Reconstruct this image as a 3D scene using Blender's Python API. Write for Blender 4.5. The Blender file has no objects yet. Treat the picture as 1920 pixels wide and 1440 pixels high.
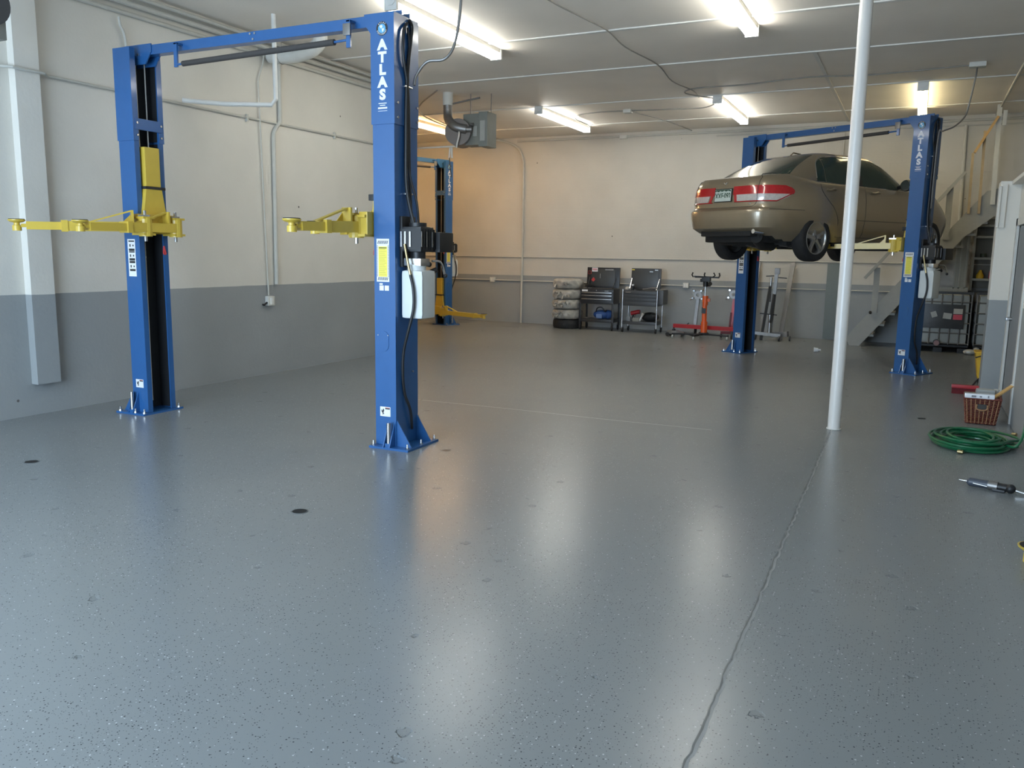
import bpy, bmesh, math, random
from mathutils import Vector, Matrix
random.seed(7)
C = bpy.context.scene.collection
PI = math.pi
D = math.radians
V = Vector

# ------------------------------------------------------------------ materials
def _mat(name):
    m = bpy.data.materials.new(name); m.use_nodes = True
    nt = m.node_tree; b = nt.nodes['Principled BSDF']
    return m, nt, b
def N(nt, t, **kw):
    n = nt.nodes.new(t)
    for k, v in kw.items():
        if k in n.inputs: n.inputs[k].default_value = v
        else: setattr(n, k, v)
    return n
def L(nt, a, b): nt.links.new(a, b)
def mat(name, col, rough=.5, metal=0., var=.08, scale=12., bump=0., bscale=200., coat=0., spec=.5):
    m, nt, b = _mat(name)
    tc = N(nt, 'ShaderNodeTexCoord'); no = N(nt, 'ShaderNodeTexNoise'); no.inputs['Scale'].default_value = scale
    no.inputs['Detail'].default_value = 4
    L(nt, tc.outputs['Object'], no.inputs['Vector'])
    mx = N(nt, 'ShaderNodeMix', data_type='RGBA')
    mx.inputs[6].default_value = tuple(c * (1 - var) for c in col) + (1,)
    mx.inputs[7].default_value = tuple(min(1, c * (1 + var)) for c in col) + (1,)
    L(nt, no.outputs['Fac'], mx.inputs[0]); L(nt, mx.outputs[2], b.inputs['Base Color'])
    b.inputs['Roughness'].default_value = rough; b.inputs['Metallic'].default_value = metal
    b.inputs['Specular IOR Level'].default_value = spec
    if coat: b.inputs['Coat Weight'].default_value = coat; b.inputs['Coat Roughness'].default_value = .08
    if bump:
        n2 = N(nt, 'ShaderNodeTexNoise'); n2.inputs['Scale'].default_value = bscale
        L(nt, tc.outputs['Object'], n2.inputs['Vector'])
        bp = N(nt, 'ShaderNodeBump'); bp.inputs['Strength'].default_value = bump; bp.inputs['Distance'].default_value = .01
        L(nt, n2.outputs['Fac'], bp.inputs['Height']); L(nt, bp.outputs['Normal'], b.inputs['Normal'])
    return m
def emit(name, col, s):
    m, nt, b = _mat(name)
    b.inputs['Base Color'].default_value = (.8, .8, .8, 1)
    b.inputs['Emission Color'].default_value = col + (1,); b.inputs['Emission Strength'].default_value = s
    return m

BLUE = mat('blue_powder_coat', (.022, .105, .29), .33, var=.06, coat=.3, bump=.04, bscale=500)
YEL = mat('yellow_enamel', (.62, .44, .06), .36, var=.07, coat=.2)
YELD = mat('deep_yellow_enamel', (.72, .42, .02), .4)
BLACK = mat('black_plastic', (.012, .012, .013), .45)
RUB = mat('black_rubber', (.014, .014, .015), .7, bump=.3, bscale=60)
CAVITY = mat('dark_channel_lining', (.02, .022, .026), .6)  # near-black tone lining the open post channels
STEEL = mat('bright_steel', (.62, .62, .62), .25, 1.)
CHROME = mat('chrome', (.8, .8, .8), .12, 1., var=.02)
DSTEEL = mat('dull_steel', (.24, .23, .22), .42, .8)
GALV = mat('galvanised_metal', (.26, .25, .24), .42, .8, var=.2, scale=20)
CABLE = mat('cable_grey', (.55, .54, .5), .5)
WHITEP = mat('white_paint', (.74, .73, .69), .45)
OFFW = mat('offwhite_paint', (.62, .61, .56), .5)
PIPEW = mat('painted_pipe', (.52, .51, .46), .5)
GREYP = mat('grey_paint', (.205, .225, .24), .5)
STAIRP = mat('stair_grey_paint', (.36, .355, .32), .55)
HDPE = mat('translucent_plastic', (.66, .69, .68), .4, var=.04)
STICK = mat('sticker_white', (.8, .8, .8), .45, var=.02)
STY = mat('sticker_yellow', (.85, .74, .10), .45, var=.02)
INK = mat('ink_black', (.02, .02, .02), .5)
REDINK = mat('ink_red', (.55, .04, .04), .5)
LETTER = mat('lettering_white', (.78, .78, .8), .4, var=.02)
LOGOB = mat('logo_light_blue', (.12, .38, .62), .4)
RED = mat('red_enamel', (.42, .018, .025), .4, coat=.3)
ORANGE = mat('orange_enamel', (.75, .11, .015), .38, coat=.3)
WOOD = mat('raw_pine', (.55, .34, .13), .6, var=.2, scale=25)
PINK = mat('pink_label', (.7, .09, .13), .5)
HEATG = mat('heater_greygreen', (.22, .225, .2), .45, .3)
DUCTW = mat('duct_wrap', (.66, .65, .6), .45, bump=.6, bscale=25)
FOIL = mat('bag_plastic', (.36, .345, .31), .3, var=.45, scale=7, bump=.7, bscale=22)
GREEN = mat('green_hose_vinyl', (.004, .115, .042), .33, coat=.3)
WICK = mat('red_brown_wicker', (.16, .035, .02), .6, var=.35, scale=90, bump=.6, bscale=90)
WICKL = mat('tan_wicker', (.33, .17, .08), .6, var=.3, scale=70)
CART = mat('black_cart_paint', (.018, .018, .02), .35, coat=.2)
CARTL = mat('charcoal_cart_paint', (.045, .046, .048), .4)
BLUEC = mat('blue_bag_cloth', (.03, .09, .28), .7)
BRASS = mat('brass', (.42, .33, .17), .35, 1.)
PAINT = mat('champagne_car_paint', (.30, .24, .16), .3, .45, var=.04, coat=1.)
PAINT.node_tree.nodes['Principled BSDF'].inputs['Coat Roughness'].default_value = .05
CGLASS = mat('car_glass', (.035, .055, .045), .07, 0, var=.1, spec=.4)
TLR = mat('red_lens', (.45, .01, .015), .15, coat=1., var=.25, scale=40)
TLW = mat('clear_lens', (.62, .58, .56), .12, .3, coat=1., var=.3, scale=45)
ALLOY = mat('alloy_wheel', (.42, .41, .39), .3, .85)
TUBE = emit('tube_cool', (1., .985, .90), 35.)
TUBEW = emit('tube_warm', (1., .60, .26), 34.)
TUBEY = emit('tube_yellow', (1., .86, .50), 17.)

def wall_mat(name, up, lo, zsplit, blocks=False):
    m, nt, b = _mat(name)
    g = N(nt, 'ShaderNodeNewGeometry'); sx = N(nt, 'ShaderNodeSeparateXYZ'); L(nt, g.outputs['Position'], sx.inputs[0])
    nz = N(nt, 'ShaderNodeTexNoise'); nz.inputs['Scale'].default_value = 3.; L(nt, g.outputs['Position'], nz.inputs['Vector'])
    ad = N(nt, 'ShaderNodeMath', operation='MULTIPLY_ADD'); ad.inputs[1].default_value = .012
    L(nt, nz.outputs['Fac'], ad.inputs[0]); L(nt, sx.outputs['Z'], ad.inputs[2])
    gt = N(nt, 'ShaderNodeMath', operation='GREATER_THAN'); gt.inputs[1].default_value = zsplit + .006
    L(nt, ad.outputs[0], gt.inputs[0])
    mx = N(nt, 'ShaderNodeMix', data_type='RGBA'); mx.inputs[6].default_value = lo + (1,); mx.inputs[7].default_value = up + (1,)
    L(nt, gt.outputs[0], mx.inputs[0])
    n2 = N(nt, 'ShaderNodeTexNoise'); n2.inputs['Scale'].default_value = 1.1; n2.inputs['Detail'].default_value = 8
    L(nt, g.outputs['Position'], n2.inputs['Vector'])
    mr = N(nt, 'ShaderNodeMapRange'); mr.inputs['From Min'].default_value = .3; mr.inputs['From Max'].default_value = .7
    mr.inputs['To Min'].default_value = .93; mr.inputs['To Max'].default_value = 1.05; L(nt, n2.outputs['Fac'], mr.inputs['Value'])
    mu = N(nt, 'ShaderNodeMix', data_type='RGBA', blend_type='MULTIPLY'); mu.inputs[0].default_value = 1
    L(nt, mx.outputs[2], mu.inputs[6]); L(nt, mr.outputs[0], mu.inputs[7])
    # sparse small marks (nail holes and chips)
    vo = N(nt, 'ShaderNodeTexVoronoi'); vo.inputs['Scale'].default_value = 1.6; L(nt, g.outputs['Position'], vo.inputs['Vector'])
    lt = N(nt, 'ShaderNodeMath', operation='LESS_THAN'); lt.inputs[1].default_value = .022; L(nt, vo.outputs['Distance'], lt.inputs[0])
    mk = N(nt, 'ShaderNodeMix', data_type='RGBA'); mk.inputs[7].default_value = (.12, .11, .1, 1)
    L(nt, lt.outputs[0], mk.inputs[0]); L(nt, mu.outputs[2], mk.inputs[6])
    L(nt, mk.outputs[2], b.inputs['Base Color'])
    b.inputs['Roughness'].default_value = .5; b.inputs['Specular IOR Level'].default_value = .35
    fn = N(nt, 'ShaderNodeTexNoise'); fn.inputs['Scale'].default_value = 28; fn.inputs['Detail'].default_value = 6
    L(nt, g.outputs['Position'], fn.inputs['Vector'])
    bp = N(nt, 'ShaderNodeBump'); bp.inputs['Strength'].default_value = .22; bp.inputs['Distance'].default_value = .01
    L(nt, fn.outputs['Fac'], bp.inputs['Height'])
    if blocks:
        cb = N(nt, 'ShaderNodeCombineXYZ'); L(nt, sx.outputs['X'], cb.inputs[0]); L(nt, sx.outputs['Z'], cb.inputs[1])
        br = N(nt, 'ShaderNodeTexBrick'); br.inputs['Scale'].default_value = 1.; br.inputs['Mortar Size'].default_value = .006
        br.inputs['Mortar Smooth'].default_value = .6
        br.inputs['Brick Width'].default_value = .4; br.inputs['Row Height'].default_value = .2; br.inputs['Color1'].default_value = (1, 1, 1, 1)
        br.inputs['Color2'].default_value = (1, 1, 1, 1); br.inputs['Mortar'].default_value = (0, 0, 0, 1)
        L(nt, cb.outputs[0], br.inputs['Vector'])
        b2 = N(nt, 'ShaderNodeBump'); b2.inputs['Strength'].default_value = .22; b2.inputs['Distance'].default_value = .006
        L(nt, br.outputs['Color'], b2.inputs['Height']); L(nt, bp.outputs['Normal'], b2.inputs['Normal'])
        L(nt, b2.outputs['Normal'], b.inputs['Normal'])
    else: L(nt, bp.outputs['Normal'], b.inputs['Normal'])
    return m
UP = (.685, .655, .59); LO = (.30, .315, .315)
WALLL = wall_mat('painted_plaster_wall', UP, LO, 1.15)
WALLB = wall_mat('painted_block_wall', (.58, .55, .49), LO, 1.10, True)
CEIL = mat('painted_ceiling', (.87, .81, .73), .6, var=.08, scale=1.4, bump=.15, bscale=30)
CEILT = mat('ceiling_batten_paint', (.74, .72, .67), .55)

def floor_mat():
    m, nt, b = _mat('epoxy_flake_floor')
    g = N(nt, 'ShaderNodeNewGeometry'); P = g.outputs['Position']
    def noise(s, d=3, r=.5):
        n = N(nt, 'ShaderNodeTexNoise'); n.inputs['Scale'].default_value = s; n.inputs['Detail'].default_value = d; n.inputs['Roughness'].default_value = r
        L(nt, P, n.inputs['Vector']); return n.outputs['Fac']
    def mth(op, a, bb, c=None):
        n = N(nt, 'ShaderNodeMath', operation=op)
        for i, v in enumerate((a, bb, c)):
            if v is None: continue
            if isinstance(v, (int, float)): n.inputs[i].default_value = v
            else: L(nt, v, n.inputs[i])
        return n.outputs[0]
    base = N(nt, 'ShaderNodeMix', data_type='RGBA')
    base.inputs[6].default_value = (.19, .205, .21, 1); base.inputs[7].default_value = (.225, .24, .24, 1)
    L(nt, noise(.6, 8, .6), base.inputs[0])
    col = base.outputs[2]
    def flakes(scale, rad, keep_lo, colr, patch):
        nonlocal col
        v = N(nt, 'ShaderNodeTexVoronoi'); v.voronoi_dimensions = '2D'; v.inputs['Scale'].default_value = scale; v.inputs['Randomness'].default_value = 1
        L(nt, P, v.inputs['Vector'])
        sc = N(nt, 'ShaderNodeSeparateColor'); L(nt, v.outputs['Color'], sc.inputs[0])
        near = mth('LESS_THAN', v.outputs['Distance'], mth('MULTIPLY_ADD', sc.outputs['Green'], rad * .7, rad * .4))
        keep = mth('LESS_THAN', sc.outputs['Red'], mth('MULTIPLY', patch, keep_lo))
        f = mth('MULTIPLY', near, keep)
        mx = N(nt, 'ShaderNodeMix', data_type='RGBA'); mx.inputs[7].default_value = colr + (1,)
        L(nt, f, mx.inputs[0]); L(nt, col, mx.inputs[6]); col = mx.outputs[2]
    pt = mth('POWER', noise(1.1, 4, .6), 2.2); pt = mth('MULTIPLY', pt, 3.2)
    flakes(68, .20, .26, (.05, .055, .06), pt)
    flakes(61, .19, .085, (.46, .47, .48), pt)
    flakes(97, .18, .22, (.06, .065, .07), pt)
    # worn pits of various size
    v = N(nt, 'ShaderNodeTexVoronoi'); v.voronoi_dimensions = '2D'; v.inputs['Scale'].default_value = 2.9
    wv = N(nt, 'ShaderNodeTexNoise'); wv.inputs['Scale'].default_value = 34; L(nt, P, wv.inputs['Vector'])
    mp = N(nt, 'ShaderNodeMix', data_type='VECTOR'); mp.inputs[0].default_value = .06
    L(nt, P, mp.inputs[4]); L(nt, wv.outputs['Color'], mp.inputs[5]); L(nt, mp.outputs[1], v.inputs['Vector'])
    sc = N(nt, 'ShaderNodeSeparateColor'); L(nt, v.outputs['Color'], sc.inputs[0])
    rad = mth('MULTIPLY', mth('MULTIPLY', mth('MULTIPLY_ADD', sc.outputs['Blue'], .07, .015), mth('LESS_THAN', sc.outputs['Red'], .42)), mth('MULTIPLY_ADD', wv.outputs['Fac'], 1.6, .2))
    pit = mth('MINIMUM', mth('MULTIPLY', mth('MAXIMUM', mth('SUBTRACT', rad, v.outputs['Distance']), 0.), 40.), 1.)
    mx = N(nt, 'ShaderNodeMix', data_type='RGBA'); mx.inputs[7].default_value = (.135, .15, .155, 1)
    L(nt, mth('MULTIPLY', pit, .45), mx.inputs[0]); L(nt, col, mx.inputs[6])
    L(nt, mx.outputs[2], b.inputs['Base Color'])
    b.inputs['Roughness'].default_value = .265
    h = mth('SUBTRACT', mth('MULTIPLY', noise(3.5, 1, .4), .12), mth('MULTIPLY', pit, 1.5))
    h = mth('ADD', h, mth('MULTIPLY', noise(90, 2, .5), .03))
    bp = N(nt, 'ShaderNodeBump'); bp.inputs['Strength'].default_value = .55; bp.inputs['Distance'].default_value = .006
    L(nt, h, bp.inputs['Height']); L(nt, bp.outputs['Normal'], b.inputs['Normal'])
    b.inputs['Specular IOR Level'].default_value = .5
    return m
FLOOR = floor_mat()

# ------------------------------------------------------------------ geometry helpers
class MB:
    def __init__(s): s.b = bmesh.new()
    def box(s, c, d, rot=None, bev=0.):
        mt = Matrix.Translation(c)
        if rot is not None: mt = mt @ (rot if isinstance(rot, Matrix) else Matrix.Rotation(rot, 4, 'Z'))
        r = bmesh.ops.create_cube(s.b, size=1, matrix=mt @ Matrix.Diagonal((d[0], d[1], d[2], 1)))
        if bev:
            es = list({e for v in r['verts'] for e in v.link_edges})
            bmesh.ops.bevel(s.b, geom=es, offset=bev, segments=2, profile=.7, affect='EDGES')
        return s
    def bb(s, x0, x1, y0, y1, z0, z1, bev=0.):
        return s.box(((x0 + x1) / 2, (y0 + y1) / 2, (z0 + z1) / 2), (abs(x1 - x0), abs(y1 - y0), abs(z1 - z0)), None, bev)
    def cyl(s, p0, p1, r, r2=None, n=20):
        p0, p1 = V(p0), V(p1); d = p1 - p0
        q = d.to_track_quat('Z', 'Y').to_matrix().to_4x4()
        bmesh.ops.create_cone(s.b, cap_ends=True, segments=n, radius1=r, radius2=r if r2 is None else r2, depth=d.length,
                              matrix=Matrix.Translation((p0 + p1) / 2) @ q)
        return s
    def bar(s, p0, p1, w, h, up=(0, 0, 1)):
        p0, p1 = V(p0), V(p1); d = p1 - p0; z = d.normalized(); u = V(up)
        x = u.cross(z)
        if x.length < 1e-4: x = V((1, 0, 0)).cross(z)
        x.normalize(); y = z.cross(x)
        m = Matrix((x, y, z)).transposed().to_4x4()
        bmesh.ops.create_cube(s.b, size=1, matrix=Matrix.Translation((p0 + p1) / 2) @ m @ Matrix.Diagonal((w, h, d.length, 1)))
        return s
    def tube(s, pts, r, n=10, sm=0):
        pts = [V(p) for p in pts]
        if sm: pts = smooth(pts, sm)
        rings = []; prev = None
        for i, p in enumerate(pts):
            t = (pts[min(i + 1, len(pts) - 1)] - pts[max(i - 1, 0)]).normalized()
            if prev is None:
                a = V((0, 0, 1)) if abs(t.z) < .9 else V((1, 0, 0)); x = a.cross(t).normalized()
            else:
                x = (prev - t * prev.dot(t)).normalized()
            prev = x; y = t.cross(x)
            rr = r(i / (len(pts) - 1)) if callable(r) else r
            rings.append([s.b.verts.new(p + (x * math.cos(2 * PI * k / n) + y * math.sin(2 * PI * k / n)) * rr) for k in range(n)])
        for a, b in zip(rings, rings[1:]):
            for k in range(n): s.b.faces.new((a[k], a[(k + 1) % n], b[(k + 1) % n], b[k]))
        s.b.faces.new(rings[0][::-1]); s.b.faces.new(rings[-1]); return s
    def lathe(s, prof, c=(0, 0, 0), axis='Z', n=28, cap=True):
        m = {'Z': Matrix.Identity(4), 'Y': Matrix.Rotation(-PI / 2, 4, 'X'), 'X': Matrix.Rotation(PI / 2, 4, 'Y')}[axis] if isinstance(axis, str) else axis
        m = Matrix.Translation(c) @ m
        rings = [[s.b.verts.new(m @ V((r * math.cos(2 * PI * k / n), r * math.sin(2 * PI * k / n), z))) for k in range(n)] for r, z in prof]
        for a, b in zip(rings, rings[1:]):
            for k in range(n): s.b.faces.new((a[k], a[(k + 1) % n], b[(k + 1) % n], b[k]))
        cap = cap and prof[0] != prof[-1]
        if cap and prof[0][0] > 1e-5: s.b.faces.new(rings[0][::-1])
        if cap and prof[-1][0] > 1e-5: s.b.faces.new(rings[-1])
        return s
    def prism(s, poly, o, ax, ay, ext):
        """poly in 2D (a,b) -> o + ax*a + ay*b, extruded by vector ext"""
        o, ax, ay, ext = V(o), V(ax), V(ay), V(ext)
        a = [s.b.verts.new(o + ax * p[0] + ay * p[1]) for p in poly]; b = [s.b.verts.new(v.co + ext) for v in a]
        s.b.faces.new(a); s.b.faces.new(b[::-1])
        for i in range(len(a)): s.b.faces.new((a[i], b[i], b[(i + 1) % len(a)], a[(i + 1) % len(a)]))
        return s
    def sphere(s, c, r, sc=(1, 1, 1), n=16):
        bmesh.ops.create_uvsphere(s.b, u_segments=n, v_segments=max(6, n // 2), radius=r, matrix=Matrix.Translation(c) @ Matrix.Diagonal((*sc, 1)))
        return s
    def grid(s, rows):
        vs = [[s.b.verts.new(p) for p in r] for r in rows]
        for a, b in zip(vs, vs[1:]):
            for k in range(len(a) - 1): s.b.faces.new((a[k], a[k + 1], b[k + 1], b[k]))
        return s
    def thick(s, d):
        bmesh.ops.recalc_face_normals(s.b, faces=s.b.faces)
        bmesh.ops.solidify(s.b, geom=s.b.faces[:], thickness=d); return s
    def xf(s, m): bmesh.ops.transform(s.b, matrix=m, verts=s.b.verts[:]); return s
    def build(s, name, m, parent=None, label=None, smooth=True, ang=35, kind=None):
        bmesh.ops.remove_doubles(s.b, verts=s.b.verts[:], dist=1e-6)
        bmesh.ops.recalc_face_normals(s.b, faces=s.b.faces[:])
        if smooth:
            for f in s.b.faces: f.smooth = True
            for e in s.b.edges:
                if len(e.link_faces) != 2 or e.calc_face_angle(0) > D(ang): e.smooth = False
        me = bpy.data.meshes.new(name); s.b.to_mesh(me); s.b.free()
        for k in (m if isinstance(m, (list, tuple)) else [m]): me.materials.append(k)
        o = bpy.data.objects.new(name, me); C.objects.link(o)
        if parent: o.parent = parent
        if label: o['label'] = label
        if kind: o['kind'] = kind
        return o
def smooth(pts, k):
    out = []
    n = len(pts)
    for i in range(n - 1):
        p0, p1, p2, p3 = pts[max(i - 1, 0)], pts[i], pts[i + 1], pts[min(i + 2, n - 1)]
        for j in range(k):
            t = j / k
            out.append(.5 * ((2 * p1) + (p2 - p0) * t + (2 * p0 - 5 * p1 + 4 * p2 - p3) * t * t + (3 * p1 - p0 - 3 * p2 + p3) * t ** 3))
    out.append(pts[-1]); return out
def thing(name, label, cat, loc=(0, 0, 0), rz=0., group=None):
    o = bpy.data.objects.new(name, None); C.objects.link(o); o.location = loc; o.rotation_euler = (0, 0, rz)
    o.empty_display_size = .1
    return tag(o, label, cat, group)
def tag(o, label, cat, group=None):
    o['label'] = label; o['category'] = cat
    if group: o['group'] = group
    return o
def struct(name, mb, m, **k):
    o = mb.build(name, m, **k); o['kind'] = 'structure'; return o
def txt(s, size, mtx, m, parent, name='lettering', bold=.012, ext=.0008, align='CENTER', bm_only=False, sx=1.):
    cu = bpy.data.curves.new('t', 'FONT'); cu.body = s; cu.size = size; cu.align_x = align; cu.align_y = 'CENTER'
    cu.offset = bold * size; cu.extrude = ext; cu.resolution_u = 3
    o = bpy.data.objects.new('t', cu); C.objects.link(o)
    dg = bpy.context.evaluated_depsgraph_get(); dg.update()
    me = bpy.data.meshes.new_from_object(o.evaluated_get(dg))
    bpy.data.objects.remove(o); bpy.data.curves.remove(cu)
    me.transform(mtx @ Matrix.Diagonal((sx, 1, 1, 1)))
    if bm_only: return me
    me.materials.clear(); me.materials.append(m); me.name = name
    o = bpy.data.objects.new(name, me); C.objects.link(o); o.parent = parent
    return o
FRONT = Matrix.Rotation(PI / 2, 4, 'X')           # text plane facing -Y, reading along +X
def copy_tree(o, parent=None, loc=None, rz=None):
    c = o.copy(); C.objects.link(c); c.parent = parent
    if loc: c.location = loc
    if rz is not None: c.rotation_euler = (0, 0, rz)
    for ch in [x for x in o.children]: copy_tree(ch, c)
    return c

# ------------------------------------------------------------------ camera
F, W_, H_ = 1552., 1920., 1440.
cam = bpy.data.cameras.new('camera'); cam.sensor_width = 36; cam.sensor_fit = 'HORIZONTAL'; cam.lens = F / W_ * 36
cam.clip_start = .05; cam.clip_end = 200
co = bpy.data.objects.new('camera', cam); C.objects.link(co)
fw = V((-.42844266, .89004624, -.1557388)); rt = V((.89989167, .43584739, .01523289)); up = rt.cross(fw)
M_ = Matrix((rt, up, -fw)).transposed().to_4x4(); M_.translation = V((0, 0, 1.6)); co.matrix_world = M_
bpy.context.scene.camera = co

# ------------------------------------------------------------------ room shell
ZC = 4.2; XL = -7.5; YB = 17.58; YR = -1.4
m = MB(); m.bb(-13.2, 4.2, YR - .2, YB + .2, -.15, 0)
struct('floor', m, FLOOR, smooth=False)
m = MB(); m.bb(-13.2, 4.2, YR - .2, YB + .2, ZC, ZC + .15)
struct('ceiling', m, CEIL, smooth=False)
m = MB(); m.bb(XL - .2, XL, YR, 11.7, 0, ZC)
struct('wall_left', m, WALLL, smooth=False)
m = MB(); m.bb(-13., XL - .2, 11.5, 11.7, 0, ZC)
struct('wall_left_return', m, WALLL, smooth=False)
m = MB(); m.bb(-13.2, -13., 11.5, YB, 0, ZC)
struct('wall_far_left', m, WALLL, smooth=False)
m = MB(); m.bb(-13.2, 4.2, YB, YB + .2, 0, ZC)
struct('wall_back', m, WALLB, smooth=False)
# right side: low office wall with a door, then the open space below the loft
m = MB(); m.bb(.96, 1.16, 4., 9.48, 0, 2.5); m.bb(.97, 1.16, 9.48, 10.62, 1.98, 2.5); m.bb(.97, 1.16, 10.62, 10.72, 0, 2.06)
struct('wall_right', m, WALLL, smooth=False)
m = MB(); m.bb(.79, 1.0, 11.15, 11.45, 0, 2.5, .006); m.bb(1.0, 1.16, 10.72, 11.45, 0, 2.5)
m.bb(.775, .80, 11.10, 11.14, 1.98, 2.44); m.bb(.80, .86, 11.12, 11.15, 1.98, 2.46)
struct('trim_1', m, WALLL, smooth=False)
m = MB(); m.bb(.975, 1.01, 9.5, 10.6, .01, 1.96)
dr = struct('door_1', m, GREYP, smooth=False)
m = MB(); m.cyl((.975, 10.45, .98), (.93, 10.45, .98), .022); m.bb(.915, .945, 10.38, 10.47, .965, .995, .004); m.build('door_handle', STEEL, dr, 'steel lever latch')
m = MB(); m.bb(.945, .985, 10.62, 10.74, 0, 2.06); m.bb(.945, .985, 9.42, 9.5, 0, 2.06); m.bb(.945, .985, 9.42, 10.74, 1.98, 2.06)
struct('trim_2', m, OFFW, smooth=False)
m = MB(); m.bb(4., 4.2, YR, YB, 0, ZC); struct('wall_far_right', m, WALLL, smooth=False)
m = MB(); m.bb(.96, 4., 11.25, 11.45, 0, 2.5); m.bb(.96, 4., 4., 4.2, 0, 2.5); m.bb(.90, 4., 4., 11.45, 2.46, 2.5)
struct('trim_3', m, WALLL, smooth=False)
# rear wall (behind the camera) with an open overhead door
m = MB(); m.bb(-13.2, -7., YR - .2, YR, 0, ZC); m.bb(-7., -1.6, YR - .2, YR, 3.5, ZC); m.bb(-1.6, 4.2, YR - .2, YR, 0, ZC)
struct('wall_rear', m, WALLL, smooth=False)
# pilaster on the left wall
m = MB(); m.bb(XL, XL + .09, 5.03, 5.27, .3, ZC, .004); struct('trim_4', m, WALLL, smooth=False)
# ceiling battens
for i, (x0, x1, y) in enumerate([(-7.5, 4, 9.68), (-13, 4, 11.62), (-13, 4, 14.08), (-13, 4, 16.3)]):
    m = MB(); m.bb(x0, x1, y - .028, y + .028, ZC - .014, ZC); struct('trim_%d' % (5 + i), m, CEILT, smooth=False)
m = MB(); m.bb(-1.42, -1.37, 11.65, YB, ZC - .012, ZC); struct('trim_10', m, CEILT, smooth=False)
# floor control joint and faint cross joints
JOINT = mat('floor_joint_filler', (.085, .095, .10), .4, var=.3, scale=6)
JEDGE = mat('floor_joint_edge', (.235, .25, .25), .4, var=.2, scale=9)
pts = []
rr = random.Random(3)
y = 1.2
while y < 8.3: pts.append((-.50 - .012 * y + rr.uniform(-.006, .006), y)); y += .05
def ribbon(pts, w, z):
    m = MB(); rows = []
    for x, y in pts:
        ww = w * rr.uniform(.6, 1.2); rows.append([(x - ww, y, z), (x + ww, y, z)])
    m.grid(rows); return m
o = ribbon(pts, .010, .0006).build('trim_11', JEDGE, smooth=False); o['kind'] = 'structure'
o = ribbon([(x - .006, y) for x, y in pts], .0042, .0010).build('trim_12', JOINT, smooth=False); o['kind'] = 'structure'
m = MB(); m.grid([[(x, 7.62 + .012 * math.sin(x * 3), .0006), (x, 7.628 + .012 * math.sin(x * 3), .0006)] for x in [-5.2 + .3 * i for i in range(13)]])
o = m.build('trim_13', mat('floor_faint_joint', (.212, .225, .226), .3), smooth=False); o['kind'] = 'structure'

# ------------------------------------------------------------------ conduits, pipes, boxes
def conduit(pts, r, label, name='conduit', cat='pipe', m=PIPEW, sm=0, straps=()):
    o = thing(name, label, cat, pts[0])
    b = MB(); q = [V(p) - V(pts[0]) for p in pts]; b.tube(q, r, 10, sm); b.build('pipe', m, o)
    for s in straps:
        s = V(s) - V(pts[0]); MB().box(s, (.03, .03, .09), None, .004).build('strap', m, o)
    return o
conduit([(XL + .02, -1.0, 3.16), (XL + .02, 4.9, 3.175), (XL + .106, 5.0, 3.175), (XL + .106, 5.30, 3.175), (XL + .02, 5.4, 3.176), (XL + .02, 11.6, 3.2)], .014, 'thin painted conduit running along the left wall above head height', straps=[(XL + .02, 7.99, 3.18), (XL + .02, 9.69, 3.19)])
conduit([(XL + .06, -1., 4.02), (XL + .06, 11.6, 4.08)], .028, 'thick painted pipe along the top of the left wall, just under the ceiling')
conduit([(XL + .03, -1., 3.92), (XL + .03, 11.6, 3.99)], .022, 'middle pipe of the bundle along the top of the left wall')
conduit([(XL + .09, -1., 4.11), (XL + .09, 11.6, 4.14)], .02, 'upper pipe touching the ceiling above the left wall')
conduit([(XL + .05, 6.2, 3.9), (XL + .04, 6.22, 3.82), (XL + .03, 6.28, 3.7), (XL + .03, 6.3, 3.2)], .013, 'short bent conduit drop behind the top of the nearest lift', sm=4)
conduit([(XL + .03, 8.57, 3.96), (XL + .03, 8.57, 3.22), (XL + .03, 8.5, 3.14), (XL + .03, 8.44, 3.06), (XL + .03, 8.42, 1.16)], .027, 'painted conduit dropping down the left wall with a jog halfway', sm=0)
conduit([(XL + .05, 8.29, 4.0), (XL + .04, 8.27, 3.85), (XL + .03, 8.2, 3.66), (XL + .03, 8.2, 3.4), (XL + .025, 8.27, 1.02)], .009, 'thin pale cord hanging down the left wall to the outlet box', name='hanging_cable', cat='cable', sm=5)
o = thing('outlet_box', 'square outlet box on the left wall at the end of the pale cord', 'outlet', (XL, 8.29, .95))
MB().bb(0, .055, -.06, .06, -.06, .06, .006).build('box', OFFW, o)
MB().bb(.055, .07, -.025, .025, -.045, .04, .004).build('socket', WHITEP, o)
MB().tube([(.03, -.06, -.02), (.03, -.12, -.05), (.03, -.14, -.04)], .012, 8).build('plug_cord', BLACK, o)
conduit([(-6.68, 7.6, ZC - .005), (-6.68, 7.6, 3.28), (-6.72, 7.57, 3.22), (-7.1, 7.25, 3.2), (XL + .06, 6.96, 3.215)], .026, 'white pipe dropping from the ceiling and elbowing to the left wall', m=WHITEP)
o = thing('flex_duct', 'white wrapped duct elbowing from the left wall up to the ceiling', 'duct', (-7.45, 8.4, 3.98))
MB().tube([(0, 0, 0), (.3, 0, -.03), (.55, 0, -.01), (.72, 0, .05), (.78, 0, .14), (.78, 0, .215)], lambda t: .085, 20, 5).build('duct', DUCTW, o)
m = MB(); m.box((.78, 0, .21), (.26, .26, .012)); m.build('ceiling_plate', OFFW, o)
m = MB()
for x in (.18,): m.tube([(x + .09 * math.cos(a) * 0, .09 * math.sin(a), -.02 + .09 * math.cos(a)) for a in [i * PI / 8 for i in range(16)]], .003, 6)
m.build('duct_band', DSTEEL, o); MB().cyl((.18, .0, -.12), (.18, 0, .21), .003).build('hanger_wire', DSTEEL, o)
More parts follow.
